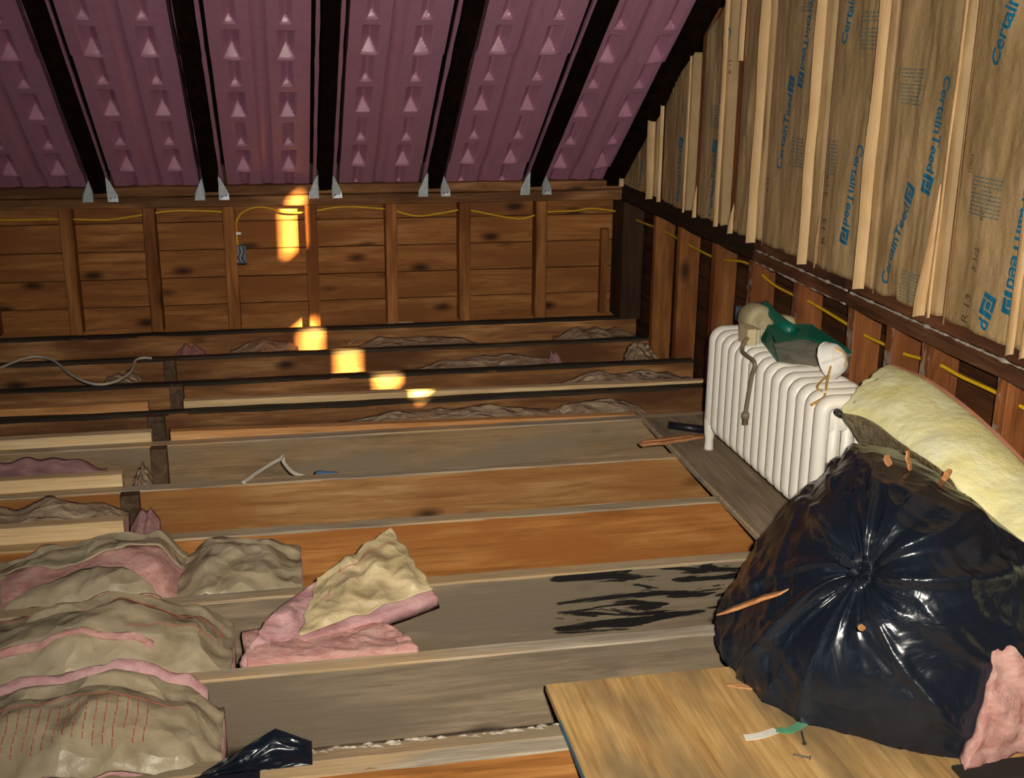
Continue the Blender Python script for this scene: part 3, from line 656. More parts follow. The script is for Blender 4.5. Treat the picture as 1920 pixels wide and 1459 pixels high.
cable('loose_cable', [at(455, 906, z=0.010), at(480, 888, z=0.012), at(505, 872, z=0.014), at(524, 861, z=0.018), at(530, 856, z=0.02), at(533, 868, z=0.0), at(548, 885, z=-0.02), at(568, 893, z=-0.03), at(592, 897, z=-0.035)], 0.0075, WCABLE, 'short bent length of pale cable hooked over a joist')
cable('thin_wire', pw([(655, 645), (680, 628), (705, 613), (735, 606), (775, 604)], z=-0.02), 0.003, WCABLE, 'thin pale wire curling up beside the knee wall joist')
# blue tool in a bay
t = thing('hand_tool', 'small blue-handled tool lying between the joists', 'tool', at(635, 893, z=-0.05))
a_, b_ = at(592, 888, z=-0.02), at(634, 891, z=-0.02)
MB().tube([a_, a_.lerp(b_, 0.15), a_.lerp(b_, 0.5), a_.lerp(b_, 0.9), b_], [0.008, 0.013, 0.011, 0.013, 0.007], 8).build('handle', BLUEM, t, True)
MB().tube([b_, at(682, 892, z=-0.022)], 0.0035, 6).build('shaft', IRON, t, True)
c_ = at(1378, 600, x=1.70); MB().box((c_.x, c_.y-0.04, c_.z), (c_.x+0.02, c_.y, c_.z+0.055)).build('switch_box', BLUEBOX, None)
o = bpy.data.objects['switch_box']; tag(o, 'blue plastic switch box on a stud behind the far end of the radiator', 'switch box')

# ------------------------------------------------------------------ radiator
RX0, RX1, RY0, NS, PITCHY = 1.402, 1.602, 2.795, 15, 0.0575
ZB, ZT = 0.080, 0.457
def section_mesh():
    mb = MB(); r = 0.0215; x0, x1, z0, z1 = RX0+r, RX1-r, ZB+r, ZT-r; c = 0.028; pts = []
    for (cx_, cz_, a0) in ((x0+c, z1-c, pi), (x1-c, z1-c, pi/2), (x1-c, z0+c, 0), (x0+c, z0+c, -pi/2)):
        for k in range(6):
            a = a0-pi/2*k/5; pts.append((cx_+c*cos(a), 0, cz_+c*sin(a)))
    pts.append(pts[0])
    ring = [Vector(p) for p in pts]; n = len(ring)-1; b = len(mb.v); seg = 10
    for i in range(n):
        t_ = (ring[(i+1) % n]-ring[i-1]).normalized(); nr = t_.cross(Vector((0, 1, 0)))
        for k in range(seg):
            a = 2*pi*k/seg; mb.v.append(tuple(ring[i]+nr*cos(a)*r+Vector((0, 1, 0))*sin(a)*r*1.2))
    for i in range(n):
        for k in range(seg):
            mb.f.append((b+i*seg+k, b+i*seg+(k+1) % seg, b+((i+1) % n)*seg+(k+1) % seg, b+((i+1) % n)*seg+k)); mb.m.append(0)
    for j in range(1, 4):
        x = x0+(x1-x0)*j/4; mb.tube([(x, 0, z0), (x, 0, z1)], 0.0165, 8)
    for (za, zb_) in ((0.352, z1), (z0, 0.150)):     # solid headers joining the columns
        v, f = plank((x0, -0.0135, za), (x1, 0.0135, zb_), 'x', seg=2, jit=0, ch=0.008); mb.add(v, f)
    return mb
sm = section_mesh()
rad = thing('radiator', 'white cast-iron column radiator standing on old floorboards by the gable wall', 'radiator', (1.5, RY0+NS*PITCHY/2, 0.02))
first = mesh_obj('section', [(a, b+RY0, c) for a, b, c in sm.v], sm.f, RADW, rad, True); fix_normals(first)
for k in range(1, NS):
    c = first.copy(); COL.objects.link(c); c.parent = rad; c.location = first.location + Vector((0, k*PITCHY, 0))
for y in (RY0, RY0+(NS-1)*PITCHY):
    for x in (RX0+0.020, RX1-0.020):
        MB().tube([(x, y, 0.13), (x, y, 0.09), (x, y, 0.05), (x, y, 0.028), (x, y, 0.0205)], [0.021, 0.020, 0.015, 0.016, 0.018], 10).build('leg', RADW, rad, True)
MB().tube([(1.455, RY0-0.022, 0.415), (1.455, RY0-0.046, 0.415)], [0.011, 0.010], 8).build('plug', IRON, rad, True)
MB().tube([(1.50, RY0-0.02, 0.395), (1.50, RY0+0.9, 0.395)], 0.026, 10).build('hub_pipe', RADW, rad, True)
MB().tube([(1.50, RY0-0.0265, 0.395), (1.50, RY0-0.034, 0.395)], 0.026, 12).build('end_boss', RADW, rad, True)

# ------------------------------------------------------------------ things on the radiator
ZR = ZT+0.0015
# beige device with cord
t = thing('vented_device', 'beige plastic device with a round vented housing and hanging grey cord on the radiator', 'tool', (1.52, 3.47, ZR))
cz = ZR+0.052
v = []; prof = [(0.0, 0.012), (0.030, 0.0), (0.046, 0.006), (0.052, 0.022), (0.052, 0.075), (0.044, 0.092), (0.0, 0.098)]
mb = MB(); seg = 24
for (r, h) in prof:
    for k in range(seg):
        a = 2*pi*k/seg; mb.v.append((1.50+r*cos(a), 3.405+h, cz+r*sin(a)))
for i in range(len(prof)-1):
    for k in range(seg): mb.f.append((i*seg+k, i*seg+(k+1) % seg, (i+1)*seg+(k+1) % seg, (i+1)*seg+k)); mb.m.append(0)
hous = fix_normals(mb.build('housing', BEIGED, t, True))
for k in range(9):
    a = pi+pi*0.1+k*pi*0.8/8; x, z = 1.50+0.036*cos(a), cz+0.036*sin(a)
    MB().tube([(1.50+0.022*cos(a), 3.4055, cz+0.022*sin(a)), (1.50+0.042*cos(a), 3.4055, cz+0.042*sin(a))], 0.0022, 5).build('vent_slot', GLASS, hous)
v, f = plank((1.545, 3.44, ZR), (1.63, 3.52, ZR+0.055), 'x', seg=4, jit=0.001, ch=0.010); fix_normals(mesh_obj('motor_case', v, f, BEIGE, t, True))
v, f = plank((1.420, 3.325, ZR), (1.452, 3.40, ZR+0.052), 'z', seg=3, jit=0.0005, ch=0.004); fix_normals(mesh_obj('switch_block', v, f, BEIGE, t))
v, f = plank((1.452, 3.34, ZR+0.006), (1.47, 3.42, ZR+0.046), 'z', seg=3, jit=0.0005, ch=0.004); fix_normals(mesh_obj('neck', v, f, BEIGE, t))
cpts = [(1.436, 3.335, ZR+0.022), (1.415, 3.325, ZR+0.020), (1.395, 3.30, ZR-0.01), at(1415, 680, x=1.389), at(1410, 705, x=1.389), at(1403, 745, x=1.389), at(1398, 775, x=1.389)]
cord = MB().tube(spline(cpts, 6), 0.0065, 7).build('cord', CORDM, t, True)
e1, e2 = at(1398, 772, x=1.389), at(1397, 796, x=1.389)
MB().tube([e1, e1.lerp(e2, 0.15), e1.lerp(e2, 0.5), e1.lerp(e2, 0.52), e2], [0.008, 0.013, 0.013, 0.010, 0.010], 8).build('cord_plug', CORDM, cord, True)
# dustpan
t = thing('dustpan', 'dusty dark green plastic dustpan lying on top of the radiator', 'dustpan', (1.55, 3.2, ZR))
fl_, fr_ = at(1459, 679, z=ZR), at(1597, 664, z=ZR+0.004); fm_ = at(1530, 687, z=ZR)
bl_, br_ = Vector((1.487, 3.375, ZR+0.004)), Vector((1.640, 3.36, ZR+0.004))
def shell(name, pts, mat, th=0.004, up=Vector((0, 0, 1))):
    n = len(pts); nr = (pts[1]-pts[0]).cross(pts[2]-pts[0]).normalized()
    if nr.dot(up) < 0: nr = -nr
    m = MB().add(list(pts)+[p-nr*th for p in pts], [tuple(range(n)), tuple(reversed(range(n, 2*n)))]+[(i, n+i, n+(i+1) % n, (i+1) % n) for i in range(n)])
    return fix_normals(m.build(name, mat, t))
Zu = Vector((0, 0, 0.055))
TBL, TBR = bl_+Zu+Vector((0.006, -0.035, 0)), br_+Zu+Vector((-0.006, -0.035, 0))
m_ = bl_.lerp(br_, 0.45)
shell('tray', [fl_, fm_, fr_, br_, bl_], DUST)
shell('back_wall', [bl_, br_, TBR, TBL], GREEN, up=Vector((0, -1, 0.5)))
shell('side_wall', [fl_, bl_, TBL, fl_+Vector((0, 0.015, 0.012))], GREEN, up=Vector((-1, 0, 0)))
shell('side_wall', [fr_, br_, TBR, fr_+Vector((0, 0.012, 0.010))], GREEN, up=Vector((1, 0, 0)))
hood = [TBL, TBR, fr_.lerp(br_, 0.12)+Vector((-0.006, 0, 0.012)), fr_.lerp(fl_, 0.45).lerp(bl_.lerp(br_, 0.5), 0.42)+Vector((0, 0, 0.040)), fl_.lerp(bl_, 0.40)+Vector((0.012, 0, 0.036))]
shell('hood', hood, GREEN)
h0, h1 = TBL.lerp(TBR, 0.33), Vector((1.530, 3.470, ZR+0.098))
MB().tube([h0+Vector((0.01, -0.05, -0.012)), h0+Vector((0, 0, 0.002)), h0.lerp(h1, 0.4), h0.lerp(h1, 0.85), h1, h1+(h1-h0).normalized()*0.008], [0.024, 0.020, 0.016, 0.0165, 0.013, 0.004], 10).build('handle', GREEN, t, True)
# dust mask
t = thing('dust_mask', 'white cup dust mask with yellow elastic straps on the near end of the radiator', 'dust mask', (1.52, 2.92, ZR))
mc = Vector((1.522, 2.955, ZR+0.050)); ax = Vector((0.42, -0.72, 0.42)).normalized()
e1 = ax.cross(Vector((0, 0, 1))).normalized(); e2 = e1.cross(ax)
def mk(u, v, off=0.0):
    a = u*2*pi; th = v*pi/2; r = sin(th)*(0.058-off); d = cos(th)*(0.050-off)
    wob = 0.003*N3(cos(a)*3, sin(a)*3, th*3)+0.002*sin(th*9)
    return mc+ax*(d-0.012+wob)+e1*cos(a)*r*0.86+e2*sin(a)*r*0.92
v, f = solid(lambda u, v: mk(u, v), lambda u, v: mk(u, v, 0.003), 28, 12); cup = fix_normals(mesh_obj('cup', v, f, MASK, t, True))
rim = [mk(k/28, 1.0)+ax*0.001 for k in range(29)]; MB().tube(rim, 0.003, 6, False).build('rim', MASK, cup, True)
s0 = mk(0.42, 0.95); s1 = mk(0.62, 0.98)
b0 = at(1545, 762, x=1.40)
for k, (sa, mid) in enumerate(((mk(0.36, 0.75), at(1552, 712, y=2.88)), (mk(0.57, 1.0), at(1533, 722, y=2.875)))):
    MB().tube(spline([sa, mid, at(1546, 742, y=2.83), Vector((1.394, 2.80+k*0.004, 0.43))], 6), 0.0032, 5).build('strap', STRAP, t, True)
MB().tube(spline([mk(0.2, 0.4), mk(0.24, 0.15), mk(0.7, 0.1), mk(0.72, 0.35)], 6), 0.003, 5).build('strap', STRAP, t, True)

# ------------------------------------------------------------------ bits by the radiator foot
def stick(name, pa, pb, wd, th, mat, label, cat='wood scrap', seed=0, taper=0.5):
    pa, pb = Vector(pa), Vector(pb); d = (pb-pa); sd = d.cross(Vector((0, 0, 1))).normalized(); upv = sd.cross(d).normalized()
    mb = MB(); n = 9
    for i in range(n+1):
        t_ = i/n; k = 1-(1-taper)*abs(2*t_-1)**3; c = pa+d*t_+upv*0.003*N3(t_*4, seed)
        w_ = wd*k*(1+0.25*N3(t_*5, seed, 2)); h_ = th*k
        for (a, b) in ((-1, -1), (1, -1), (1, 1), (-1, 1)): mb.v.append(tuple(c+sd*a*w_/2+upv*b*h_/2))
    for i in range(n):
        for k in range(4): mb.f.append((i*4+k, i*4+(k+1) % 4, i*4+4+(k+1) % 4, i*4+4+k)); mb.m.append(0)
    mb.f += [(3, 2, 1, 0), tuple(n*4+k for k in range(4))]; mb.m += [0, 0]
    return tag(fix_normals(mb.build(name, mat)), label, cat)
stick('wood_scrap', at(1201, 834, z=0.030), at(1316, 818, z=0.030), 0.028, 0.010, SPLINT, 'split pale lath lying across the floorboard edge at the radiator foot', taper=0.85)
stick('wood_scrap', at(1204, 828, z=0.040), at(1300, 816, z=0.040), 0.014, 0.006, SPLINT, 'thin lath sliver resting on the split lath by the radiator foot', seed=3, taper=0.6)
t = MB().tube([at(1254, 797, z=0.034), at(1318, 806, z=0.034)], 0.014, 10).build('black_pipe', BLACKP, None, True); tag(t, 'short black pipe lying behind the far foot of the radiator', 'pipe')

# ------------------------------------------------------------------ plywood sheet, tape and nails
ply = thing('plywood_sheet', 'yellowish plywood sheet laid over the joists in the foreground', 'plywood', (1.1, 1.7, 0.004))
v, f = plank((0.527, 1.25, 0.0045), (1.70, 2.205, 0.020), 'y', seg=10, jit=0.0008, ch=0.001); fix_normals(mesh_obj('panel', v, f, PLY, ply))
MB().box((0.5245, 1.25, 0.0045), (0.5275, 2.07, 0.0175)).build('painted_edge', PLYBLUE, ply)
def ribbon(name, pts, wd, mat, parent=None, th=0.0012, side=None):
    pts = spline(pts, 5); mb = MB(); n = len(pts)
    for i, p in enumerate(pts):
        d = (pts[min(i+1, n-1)]-pts[max(i-1, 0)]).normalized(); sd = (side or d.cross(Vector((0, 0, 1)))).normalized(); nr = sd.cross(d).normalized()
        for a, b in ((-1, 0), (1, 0), (1, 1), (-1, 1)): mb.v.append(tuple(p+sd*a*wd/2+nr*b*th))
    for i in range(n-1):
        for k in range(4): mb.f.append((i*4+k, i*4+(k+1) % 4, i*4+4+(k+1) % 4, i*4+4+k)); mb.m.append(0)
    mb.f += [(3, 2, 1, 0), tuple((n-1)*4+k for k in range(4))]; mb.m += [0, 0]
    return fix_normals(mb.build(name, mat, parent, False))
tag(ribbon('tape_piece', [at(1396, 1384, z=0.0225), at(1425, 1380, z=0.025), at(1456, 1370, z=0.0225)], 0.020, TAPE), 'strip of white tape lying on the plywood', 'tape')
tag(ribbon('tape_piece', [at(1456, 1369, z=0.0235), at(1480, 1370, z=0.026), at(1508, 1356, z=0.0235)], 0.020, TAPEG), 'strip of green and white tape lying on the plywood beside the bag', 'tape')
for (a, b, lb) in (((1503, 1372), (1508, 1394), 'dark nail standing by the green tape on the plywood'), ((1487, 1414), (1518, 1421), 'dark nail lying near the front of the plywood')):
    pa, pb = at(*a, z=0.023), at(*b, z=0.023)
    t = thing('nail', lb, 'nail', pb); MB().tube([pa, pb], 0.0018, 5).build('shank', IRON, t); d = (pb-pa).normalized(); MB().tube([pb, pb+d*0.002], 0.0045, 7).build('head', IRON, t)
stick('wood_scrap', at(1362, 1284, z=0.023), at(1432, 1291, z=0.023), 0.014, 0.004, SPLINT, 'curved wood shaving poking out from under the black bag', seed=5)

# ------------------------------------------------------------------ black rubbish bag
bag = thing('rubbish_bag', 'full black plastic rubbish bag with a tied neck on the plywood', 'bag', (1.30, 2.2, 0.021))
BC = Vector((1.305, 2.205, 0.135)); KN = (Vector((0.985, 1.915, 0.445))-BC); KD = KN.normalized()
K1 = KD.cross(Vector((0, 0, 1))).normalized(); K2 = K1.cross(KD)
def bagpt(u, v):
    th = pi*(v**1.25); ph = 2*pi*u
    d = KD*cos(th)+(K1*cos(ph)+K2*sin(ph))*sin(th)
    rx, ry, rz = 0.375, 0.405, 0.372
    r = 1/sqrt((d.x/rx)**2+(d.y/ry)**2+(d.z/rz)**2)
    r *= 1+0.06*N3(d.x*1.8+3, d.y*1.8, d.z*1.8)
    pt = ph+0.35*th
    g = exp(-(th/0.42)**2); g2 = exp(-((th-0.75)/0.75)**2)
    pleat = ridge(cos(pt)*2.4+5, sin(pt)*2.4, 0.2*th, 2)-0.5              # tight pleats gathered at the neck
    fold = max(0.0, ridge(cos(pt)*1.5+2.3, sin(pt)*1.5+0.7, 0.55*th, 2)-0.45)  # a few long folds running out from it
    r += 0.040*g*pleat*min(1, th*4)+0.085*g2*fold-0.014*g2
    cr = max(0.0, ridge(d.x*1.9+d.z*1.6+1.1, d.y*1.9-d.z*1.9, 4.3, 3)-0.52); r += 0.055*(1-g)*cr     # creases of the slack skin
    r -= 0.050*exp(-(th/0.26)**2); r += 0.055*exp(-(th/0.055)**2)
    cr2 = max(0.0, ridge(d.x*4.4+d.y*1.5, d.z*4.4-d.y*2.0, 7.7, 2)-0.55); r += 0.022*(1-g)*cr2
    p = BC+d*r
    q = (p.x-BC.x)*0.906-(p.y-BC.y)*0.423
    if q < 0:
        zz = [(0.0, 1.04), (0.074, 0.95), (0.22, 0.75), (0.345, 0.60), (0.52, 0.72)]; fz = zz[-1][1]
        for (a0, b0), (a1, b1) in zip(zz[:-1], zz[1:]):
            if p.z <= a1: fz = b0+(b1-b0)*max(0, p.z-a0)/(a1-a0); break
        dq = q*fz-q; p.x += 0.906*dq; p.y -= 0.423*dq
    zl = 0.485-0.27*max(0.0, p.x-1.24) if p.x < 1.42 else 0.425-(p.x-1.42)*0.66
    if p.z > zl: p.z = zl+(p.z-zl)*0.22
    if p.y < BC.y: p.y = BC.y+(p.y-BC.y)*(1+0.09*max(0.0, 1-p.z/0.2))
    if p.z < 0.021: p.z = 0.021+0.002*abs(N3(p.x*30, p.y*30))
    if p.x > 1.700: p.x = 1.700
    return p
v, f = grid(bagpt, 220, 150); o = mesh_obj('bag_skin', v, f, BAG, bag, True)
bm = bmesh.new(); bm.from_mesh(o.data); bmesh.ops.remove_doubles(bm, verts=bm.verts, dist=0.0004); bmesh.ops.recalc_face_normals(bm, faces=bm.faces); bm.to_mesh(o.data); bm.free()
for pl in o.data.polygons: pl.use_smooth = True
for k in range(5):
    a = k*1.25; d = KD*0.75+K1*cos(a)*0.6+K2*sin(a)*0.6; q = bagpt(0, 0)-KD*0.008
    ribbon('neck_tuft', [q, q+d*0.022, q+d*0.045+K1*0.006*cos(a*3)], 0.018, BAG, bag, side=KD.cross(d))
stick('wood_scrap', at(1344, 1153, y=2.06), at(1478, 1105, y=1.96), 0.018, 0.007, SPLINT, 'long wood splinter poking from the left side of the black bag', seed=8, taper=0.3)
for i, (a, b, w_, lb) in enumerate((((1661, 853), (1668, 874), 0.02, 'short chip of wood on top of the black bag, left of the others'), ((1700, 845), (1707, 882), 0.016, 'upright wood splinter on top of the black bag below the yellow batt'), ((1782, 880), (1768, 902), 0.014, 'small wood chip on the bag at the edge of the yellow batt'), ((1611, 1172), (1620, 1182), 0.014, 'tiny orange wood chip low on the front of the black bag'), ((1756, 905), (1754, 922), 0.008, 'thin sliver of wood on the bag beside the yellow batt'))):
    yy = (2.20, 2.20, 2.18, 1.82, 2.15)[i]
    stick('wood_chip', at(*a, y=yy), at(*b, y=yy-0.01), w_, 0.005, SPLINT, lb, seed=i, taper=0.6)

# ------------------------------------------------------------------ yellow batt
yb = thing('insulation_batt', 'yellow fiberglass batt draped from the radiator down along the gable wall', 'insulation', (1.58, 2.4, 0.35))
up_e = spline([(1.665, 2.885, 0.505), (1.672, 2.72, 0.512), at(1800, 758, x=1.675), at(1860, 810, x=1.672), at(1922, 872, x=1.668), at(2000, 950, x=1.66), at(2070, 1040, x=1.65)], 8)
lo_e = spline([at(1577, 776, x=1.460), at(1630, 790, x=1.475), at(1700, 840, x=1.475), at(1775, 893, x=1.475), at(1845, 985, x=1.475), at(1925, 1062, x=1.47), at(2010, 1180, x=1.46)], 8)
NYB = len(up_e)-1
def ybs(u, v):
    f_ = u*NYB; i = min(int(f_), NYB-1); t_ = f_-i
    a = up_e[i].lerp(up_e[i+1], t_); b = lo_e[i].lerp(lo_e[i+1], t_)
    return a, b
def yfn(u, v):
    a, b = ybs(u, v); nr = Vector((-0.50, -0.30, 0.80)).normalized()
    p = b.lerp(a, v); bulge = 0.030*sin(pi*v)**0.6 + 0.005*fbm(p.x*9, p.y*9, p.z*9, 3)+0.0012*N3(p.x*80, p.y*80, p.z*80)
    if u < 0.04: p += Vector((0, 1, 0))*0.02*N3(v*9, 3.1)
    return p+nr*bulge
def ybk(u, v):
    a, b = ybs(u, v); p = b.lerp(a, v); k_ = min(1, u*7+0.12); return p+Vector((0.025, 0.01, -0.085))*k_
v, f = solid(yfn, ybk, 120, 40); fix_normals(mesh_obj('fiberglass', v, f, YELLOW, yb, True))
# the paper facing wraps the underside and its edge
def ffn(u, v):
    a, b = ybs(min(u, 0.93), v); q = b+Vector((-0.006, -0.004, 0.004)); k_ = min(1, u*7+0.14); m2 = b+Vector((0.020, 0.004, -0.090))*k_; e_ = a+Vector((0.03, 0.01, -0.092))*k_
    p = q.lerp(m2, min(1, v*2)) if v < 0.5 else m2.lerp(e_, (v-0.5)*2)
    return p+Vector((-1, -0.6, 0))*0.004*fbm(u*22, v*9, 3.3, 3)
v, f = solid(ffn, lambda u, v: ffn(u, v)+Vector((0.003, 0.002, 0.001)), 90, 20); fix_normals(mesh_obj('facing', v, f, FOIL, yb, True))
ribbon('facing_edge', [p+Vector((0.002, 0.002, 0.002)) for p in up_e[::4]], 0.012, flat('pinkish_kraft_edge', lin(222, 150, 120), 0.7), yb)

# ------------------------------------------------------------------ pink batt at the right edge
pb_ = thing('insulation_batt', 'pink fiberglass batt end at the bottom right corner in front of the black bag', 'insulation', (1.40, 1.72, 0.021))
def pfn(u, v):
    # front face: from the bottom left corner, slanted left edge
    x0 = 1.245+0.10*v; x = x0+0.42*u; y = 1.735+0.10*v+0.05*sin(u*2); z = 0.024+0.235*v*(0.86+0.2*u)
    n_ = fbm(x*16, y*16, z*16, 4)
    return Vector((x+0.010*N3(z*25, 3, u*3), y-0.012*n_-0.020*sin(pi*v), z+0.008*N3(x*30, 5)))
v, f = solid(pfn, lambda u, v: pfn(u, v)+Vector((0.02, 0.05, 0.0)), 60, 40); fix_normals(mesh_obj('fiberglass', v, f, PINK, pb_, True))
v, f = plank((1.235, 1.70, 0.0205), (1.66, 1.76, 0.0295), 'x', seg=6, jit=0.002, ch=0.002); fix_normals(mesh_obj('asphalt_paper', v, f, ASPH, pb_))

# ------------------------------------------------------------------ insulation lying in the floor bays
def hump(label, xs, zs, ya, yb, torn=None, lean=0.3, seed=0, wr=0.006, name='insulation_batt', pink=PINK, ink=None, ypeak=0.55, cat='insulation', amp_front=0.0):
    """a batt arched along its length in a joist bay: crest heights zs at positions xs; yb far side, ya near side"""
    t = thing(name, label, cat, ((xs[0]+xs[-1])/2, (ya+yb)/2, -0.15), None)
    def crest(x):
        if x <= xs[0]: return zs[0]
        for i in range(len(xs)-1):
            if x <= xs[i+1]:
                k = (x-xs[i])/(xs[i+1]-xs[i]); k = k*k*(3-2*k); return zs[i]*(1-k)+zs[i+1]*k
        return zs[-1]
    def S(u, v, off=0.0):
        x = xs[0]+(xs[-1]-xs[0])*u; c = crest(x); y = ya+(yb-ya)*v
        pr = sin(pi*min(1, max(0, v*0.88+0.10)))**0.55 if v < ypeak+0.2 else max(0.0, 1-((v-ypeak-0.2)/(0.8-ypeak))**2)**0.5*0.98
        base = -0.055+amp_front
        z = base+(c-base)*pr
        z += wr*(ridge(x*4.5+seed+y*2, y*6-x*2, seed*1.3, 3)-0.5)*2.6+wr*0.9*N3(x*12+seed, y*12, 4)+wr*0.5*(ridge(x*13+y*6, y*15-x*5, seed, 2)-0.5)
        return Vector((x+0.006*N3(y*20, z*10, seed), y+0.008*N3(x*8+seed, z*10, 2), z-off))
    vmin = torn if torn else 0.0
    if torn:
        fn = lambda u, v: S(u, (vmin+0.05*N3(u*8, seed, 1)+0.10*(1-sin(pi*u)))*(1-v)+v)
    else: fn = lambda u, v: S(u, v)
    v, f = solid(fn, lambda u, v: fn(u, v)-Vector((0, 0, 0.004)), 80, 28); kf = fix_normals(mesh_obj('kraft_facing', v, f, KRAFTF, t, True))
    if torn:
        fl2 = lambda u, v: S(0.12+0.80*u, (torn-(0.16 if torn > 0.3 else 0.06))*sin(pi*min(1, u*1.05))**0.7*v)+Vector((0, -0.012, 0.004))
        v, f = solid(fl2, lambda u, v: fl2(u, v)-Vector((0, -0.002, 0.004)), 60, 12); fix_normals(mesh_obj('paper_flap', v, f, KRAFTF, t, True))
    def pk(u, v):
        p = S(u, v*0.96+0.02, 0.017); n_ = fbm(p.x*18+seed, p.y*18, p.z*18, 4); return p+Vector((0, -0.012*n_*(1-v), 0.005*n_))
    v, f = solid(pk, lambda u, v: Vector((S(u, v*0.96+0.02).x, S(u, v*0.96+0.02).y, -0.17)), 80, 28); fix_normals(mesh_obj('fiberglass', v, f, pink, t, True))
    for ln in (ink or []):
        pts = [S(a, b)+Vector((0, -0.0015, 0.0022)) for a, b in ln]; n = len(pts)
        mb = MB(); mb.tube(pts, 0.0009, 4).build('printed_line', REDINK, kf)
    return t, S
dense = lambda pts, n=14: [(a+(c-a)*k/n, b+(d-b)*k/n) for (a, b), (c, d) in zip(pts[:-1], pts[1:]) for k in range(n)]+[pts[-1]]
# bay between the second orange joist and the stained joist
hump('brown paper-faced batt with a torn pink edge arched in the floor bay at left', [-0.78, -0.62, -0.46, -0.36, -0.29], [0.015, 0.050, 0.085, 0.075, 0.0], JY[7]+0.055, JY[6]-0.02, torn=0.42, seed=1.1, wr=0.010, ink=[dense([(0.10, 0.80), (0.55, 0.86)])])
hump('small grey-brown paper-faced batt scrap arched right of the torn pink batt', [-0.30, -0.22, -0.15, -0.08, 0.02], [-0.01, 0.035, 0.040, 0.03, -0.01], JY[7]+0.05, JY[6]-0.03, torn=None, seed=2.7, wr=0.013)
hump('brown paper fold of a batt at the left edge of the picture, third joist bay', [-1.10, -0.95, -0.76, -0.70], [0.0, 0.03, 0.01, -0.03], JY[7]+0.06, JY[6]-0.03, seed=3.9)
# bay between stained and grey joists
t, S = hump('large paper-faced batt with red printed outlines, arched in the middle left floor bay', [-1.0, -0.78, -0.62, -0.43, -0.25, -0.155], [0.0, 0.02, 0.065, 0.100, 0.045, -0.02], JY[8]+0.050, JY[7]-0.03, torn=None, seed=4.4, wr=0.012,
     ink=[dense([(0.30, 0.78), (0.60, 0.72), (0.60, 0.80)]), dense([(0.68, 0.86), (0.68, 0.68), (0.97, 0.55), (0.97, 0.75)]), dense([(0.72, 0.30), (0.95, 0.42)])])
def lip2(u, v): p = S(0.30+0.50*u, 0.30-0.10*(2*u-1)**2-0.045*v); return p+Vector((0, -0.004, 0.004+0.004*sin(pi*v)+0.003*fbm(p.x*25, v*4, 2, 3)))
v, f = solid(lip2, lambda u, v: lip2(u, v)-Vector((0, -0.004, 0.012)), 50, 5); fix_normals(mesh_obj('torn_edge', v, f, PINK, t, True))
t, S = hump('paper-faced batt with red fine print, arched at the bottom left corner', [-0.95, -0.72, -0.55, -0.38, -0.24, -0.165], [0.0, 0.04, 0.075, 0.100, 0.05, -0.03], JY[9]+0.060, JY[8]-0.03, torn=None, seed=5.2, wr=0.011, pink=PINKP,
     ink=[dense([(0.35, 0.50), (0.60, 0.56), (0.90, 0.46)])]+[dense([(0.26, 0.42), (0.24, 0.05)]), dense([(0.33, 0.42), (0.315, 0.10)])])
mb = MB(); rnd = random.Random(5)
for k in range(20):
    u0 = 0.37+k*0.024; va = 0.47
    vend = 0.12+0.10*rnd.random()
    while va > vend:
        vb = va-rnd.uniform(0.02, 0.06); mb.tube([S(u0-0.02*(0.5-va), va+(vb-va)*q/2)+Vector((0, -0.0015, 0.002)) for q in range(3)], 0.0011, 4); va = vb-0.012
mb.build('fine_print', REDINK, t)['kind'] = 'stuff'
# pink lip along its far edge
def lip(u, v):
    uu = 0.30+0.66*u; p = S(uu, 0.86); return p+Vector((0, 0.035*v, -0.004+0.020*sin(pi*v)+0.006*fbm(p.x*25, v*4, 2, 3)))
v, f = solid(lip, lambda u, v: lip(u, v)-Vector((0, 0, 0.03)), 60, 8); fix_normals(mesh_obj('torn_edge', v, f, PINKP, t, True))
# centre: crumpled piece of faced batt lying across the joist
cp_ = thing('batt_scrap', 'torn piece of paper-faced pink batt lying crumpled across the joists in the centre', 'insulation', at(640, 1190, z=0.0))
c1_, c2_, c3_, c4_ = at(596, 1082, y=2.70), at(733, 988, y=2.84), at(812, 1104, y=2.62), at(560, 1192, y=2.50)
def cfn(u, v, pa=1.0):
    p = c4_.lerp(c3_, u).lerp(c1_.lerp(c2_, u), v); k = min(1, 6*min(u, 1-u, v, 1-v)+0.25)
    rel = 0.026*(ridge(p.x*7+3, p.y*7+p.z*6, 1.1, 2)-0.5)*1.5+0.010*N3(p.x*22, p.z*22, 5)
    return p+Vector((0.0, -0.7, 0.7))*(rel*k*pa+0.018*sin(pi*u)*sin(pi*v))+Vector((0.012*N3(v*7, 2), 0, 0.010*N3(u*7, 8)))
v, f = solid(cfn, lambda u, v: cfn(u, v)+Vector((0, 0.003, -0.003)), 70, 50); ckf = fix_normals(mesh_obj('kraft_facing', v, f, KRAFTC, cp_, True))
for ln in ([(0.99, 0.80), (0.60, 0.83), (0.30, 0.78), (0.28, 0.93)], [(0.17, 0.66), (0.20, 0.52), (0.12, 0.45)]):
    MB().tube([cfn(a, b)+Vector((0, -0.002, 0.002)) for a, b in dense(ln, 20)], 0.0009, 4).build('printed_line', REDINK, ckf)
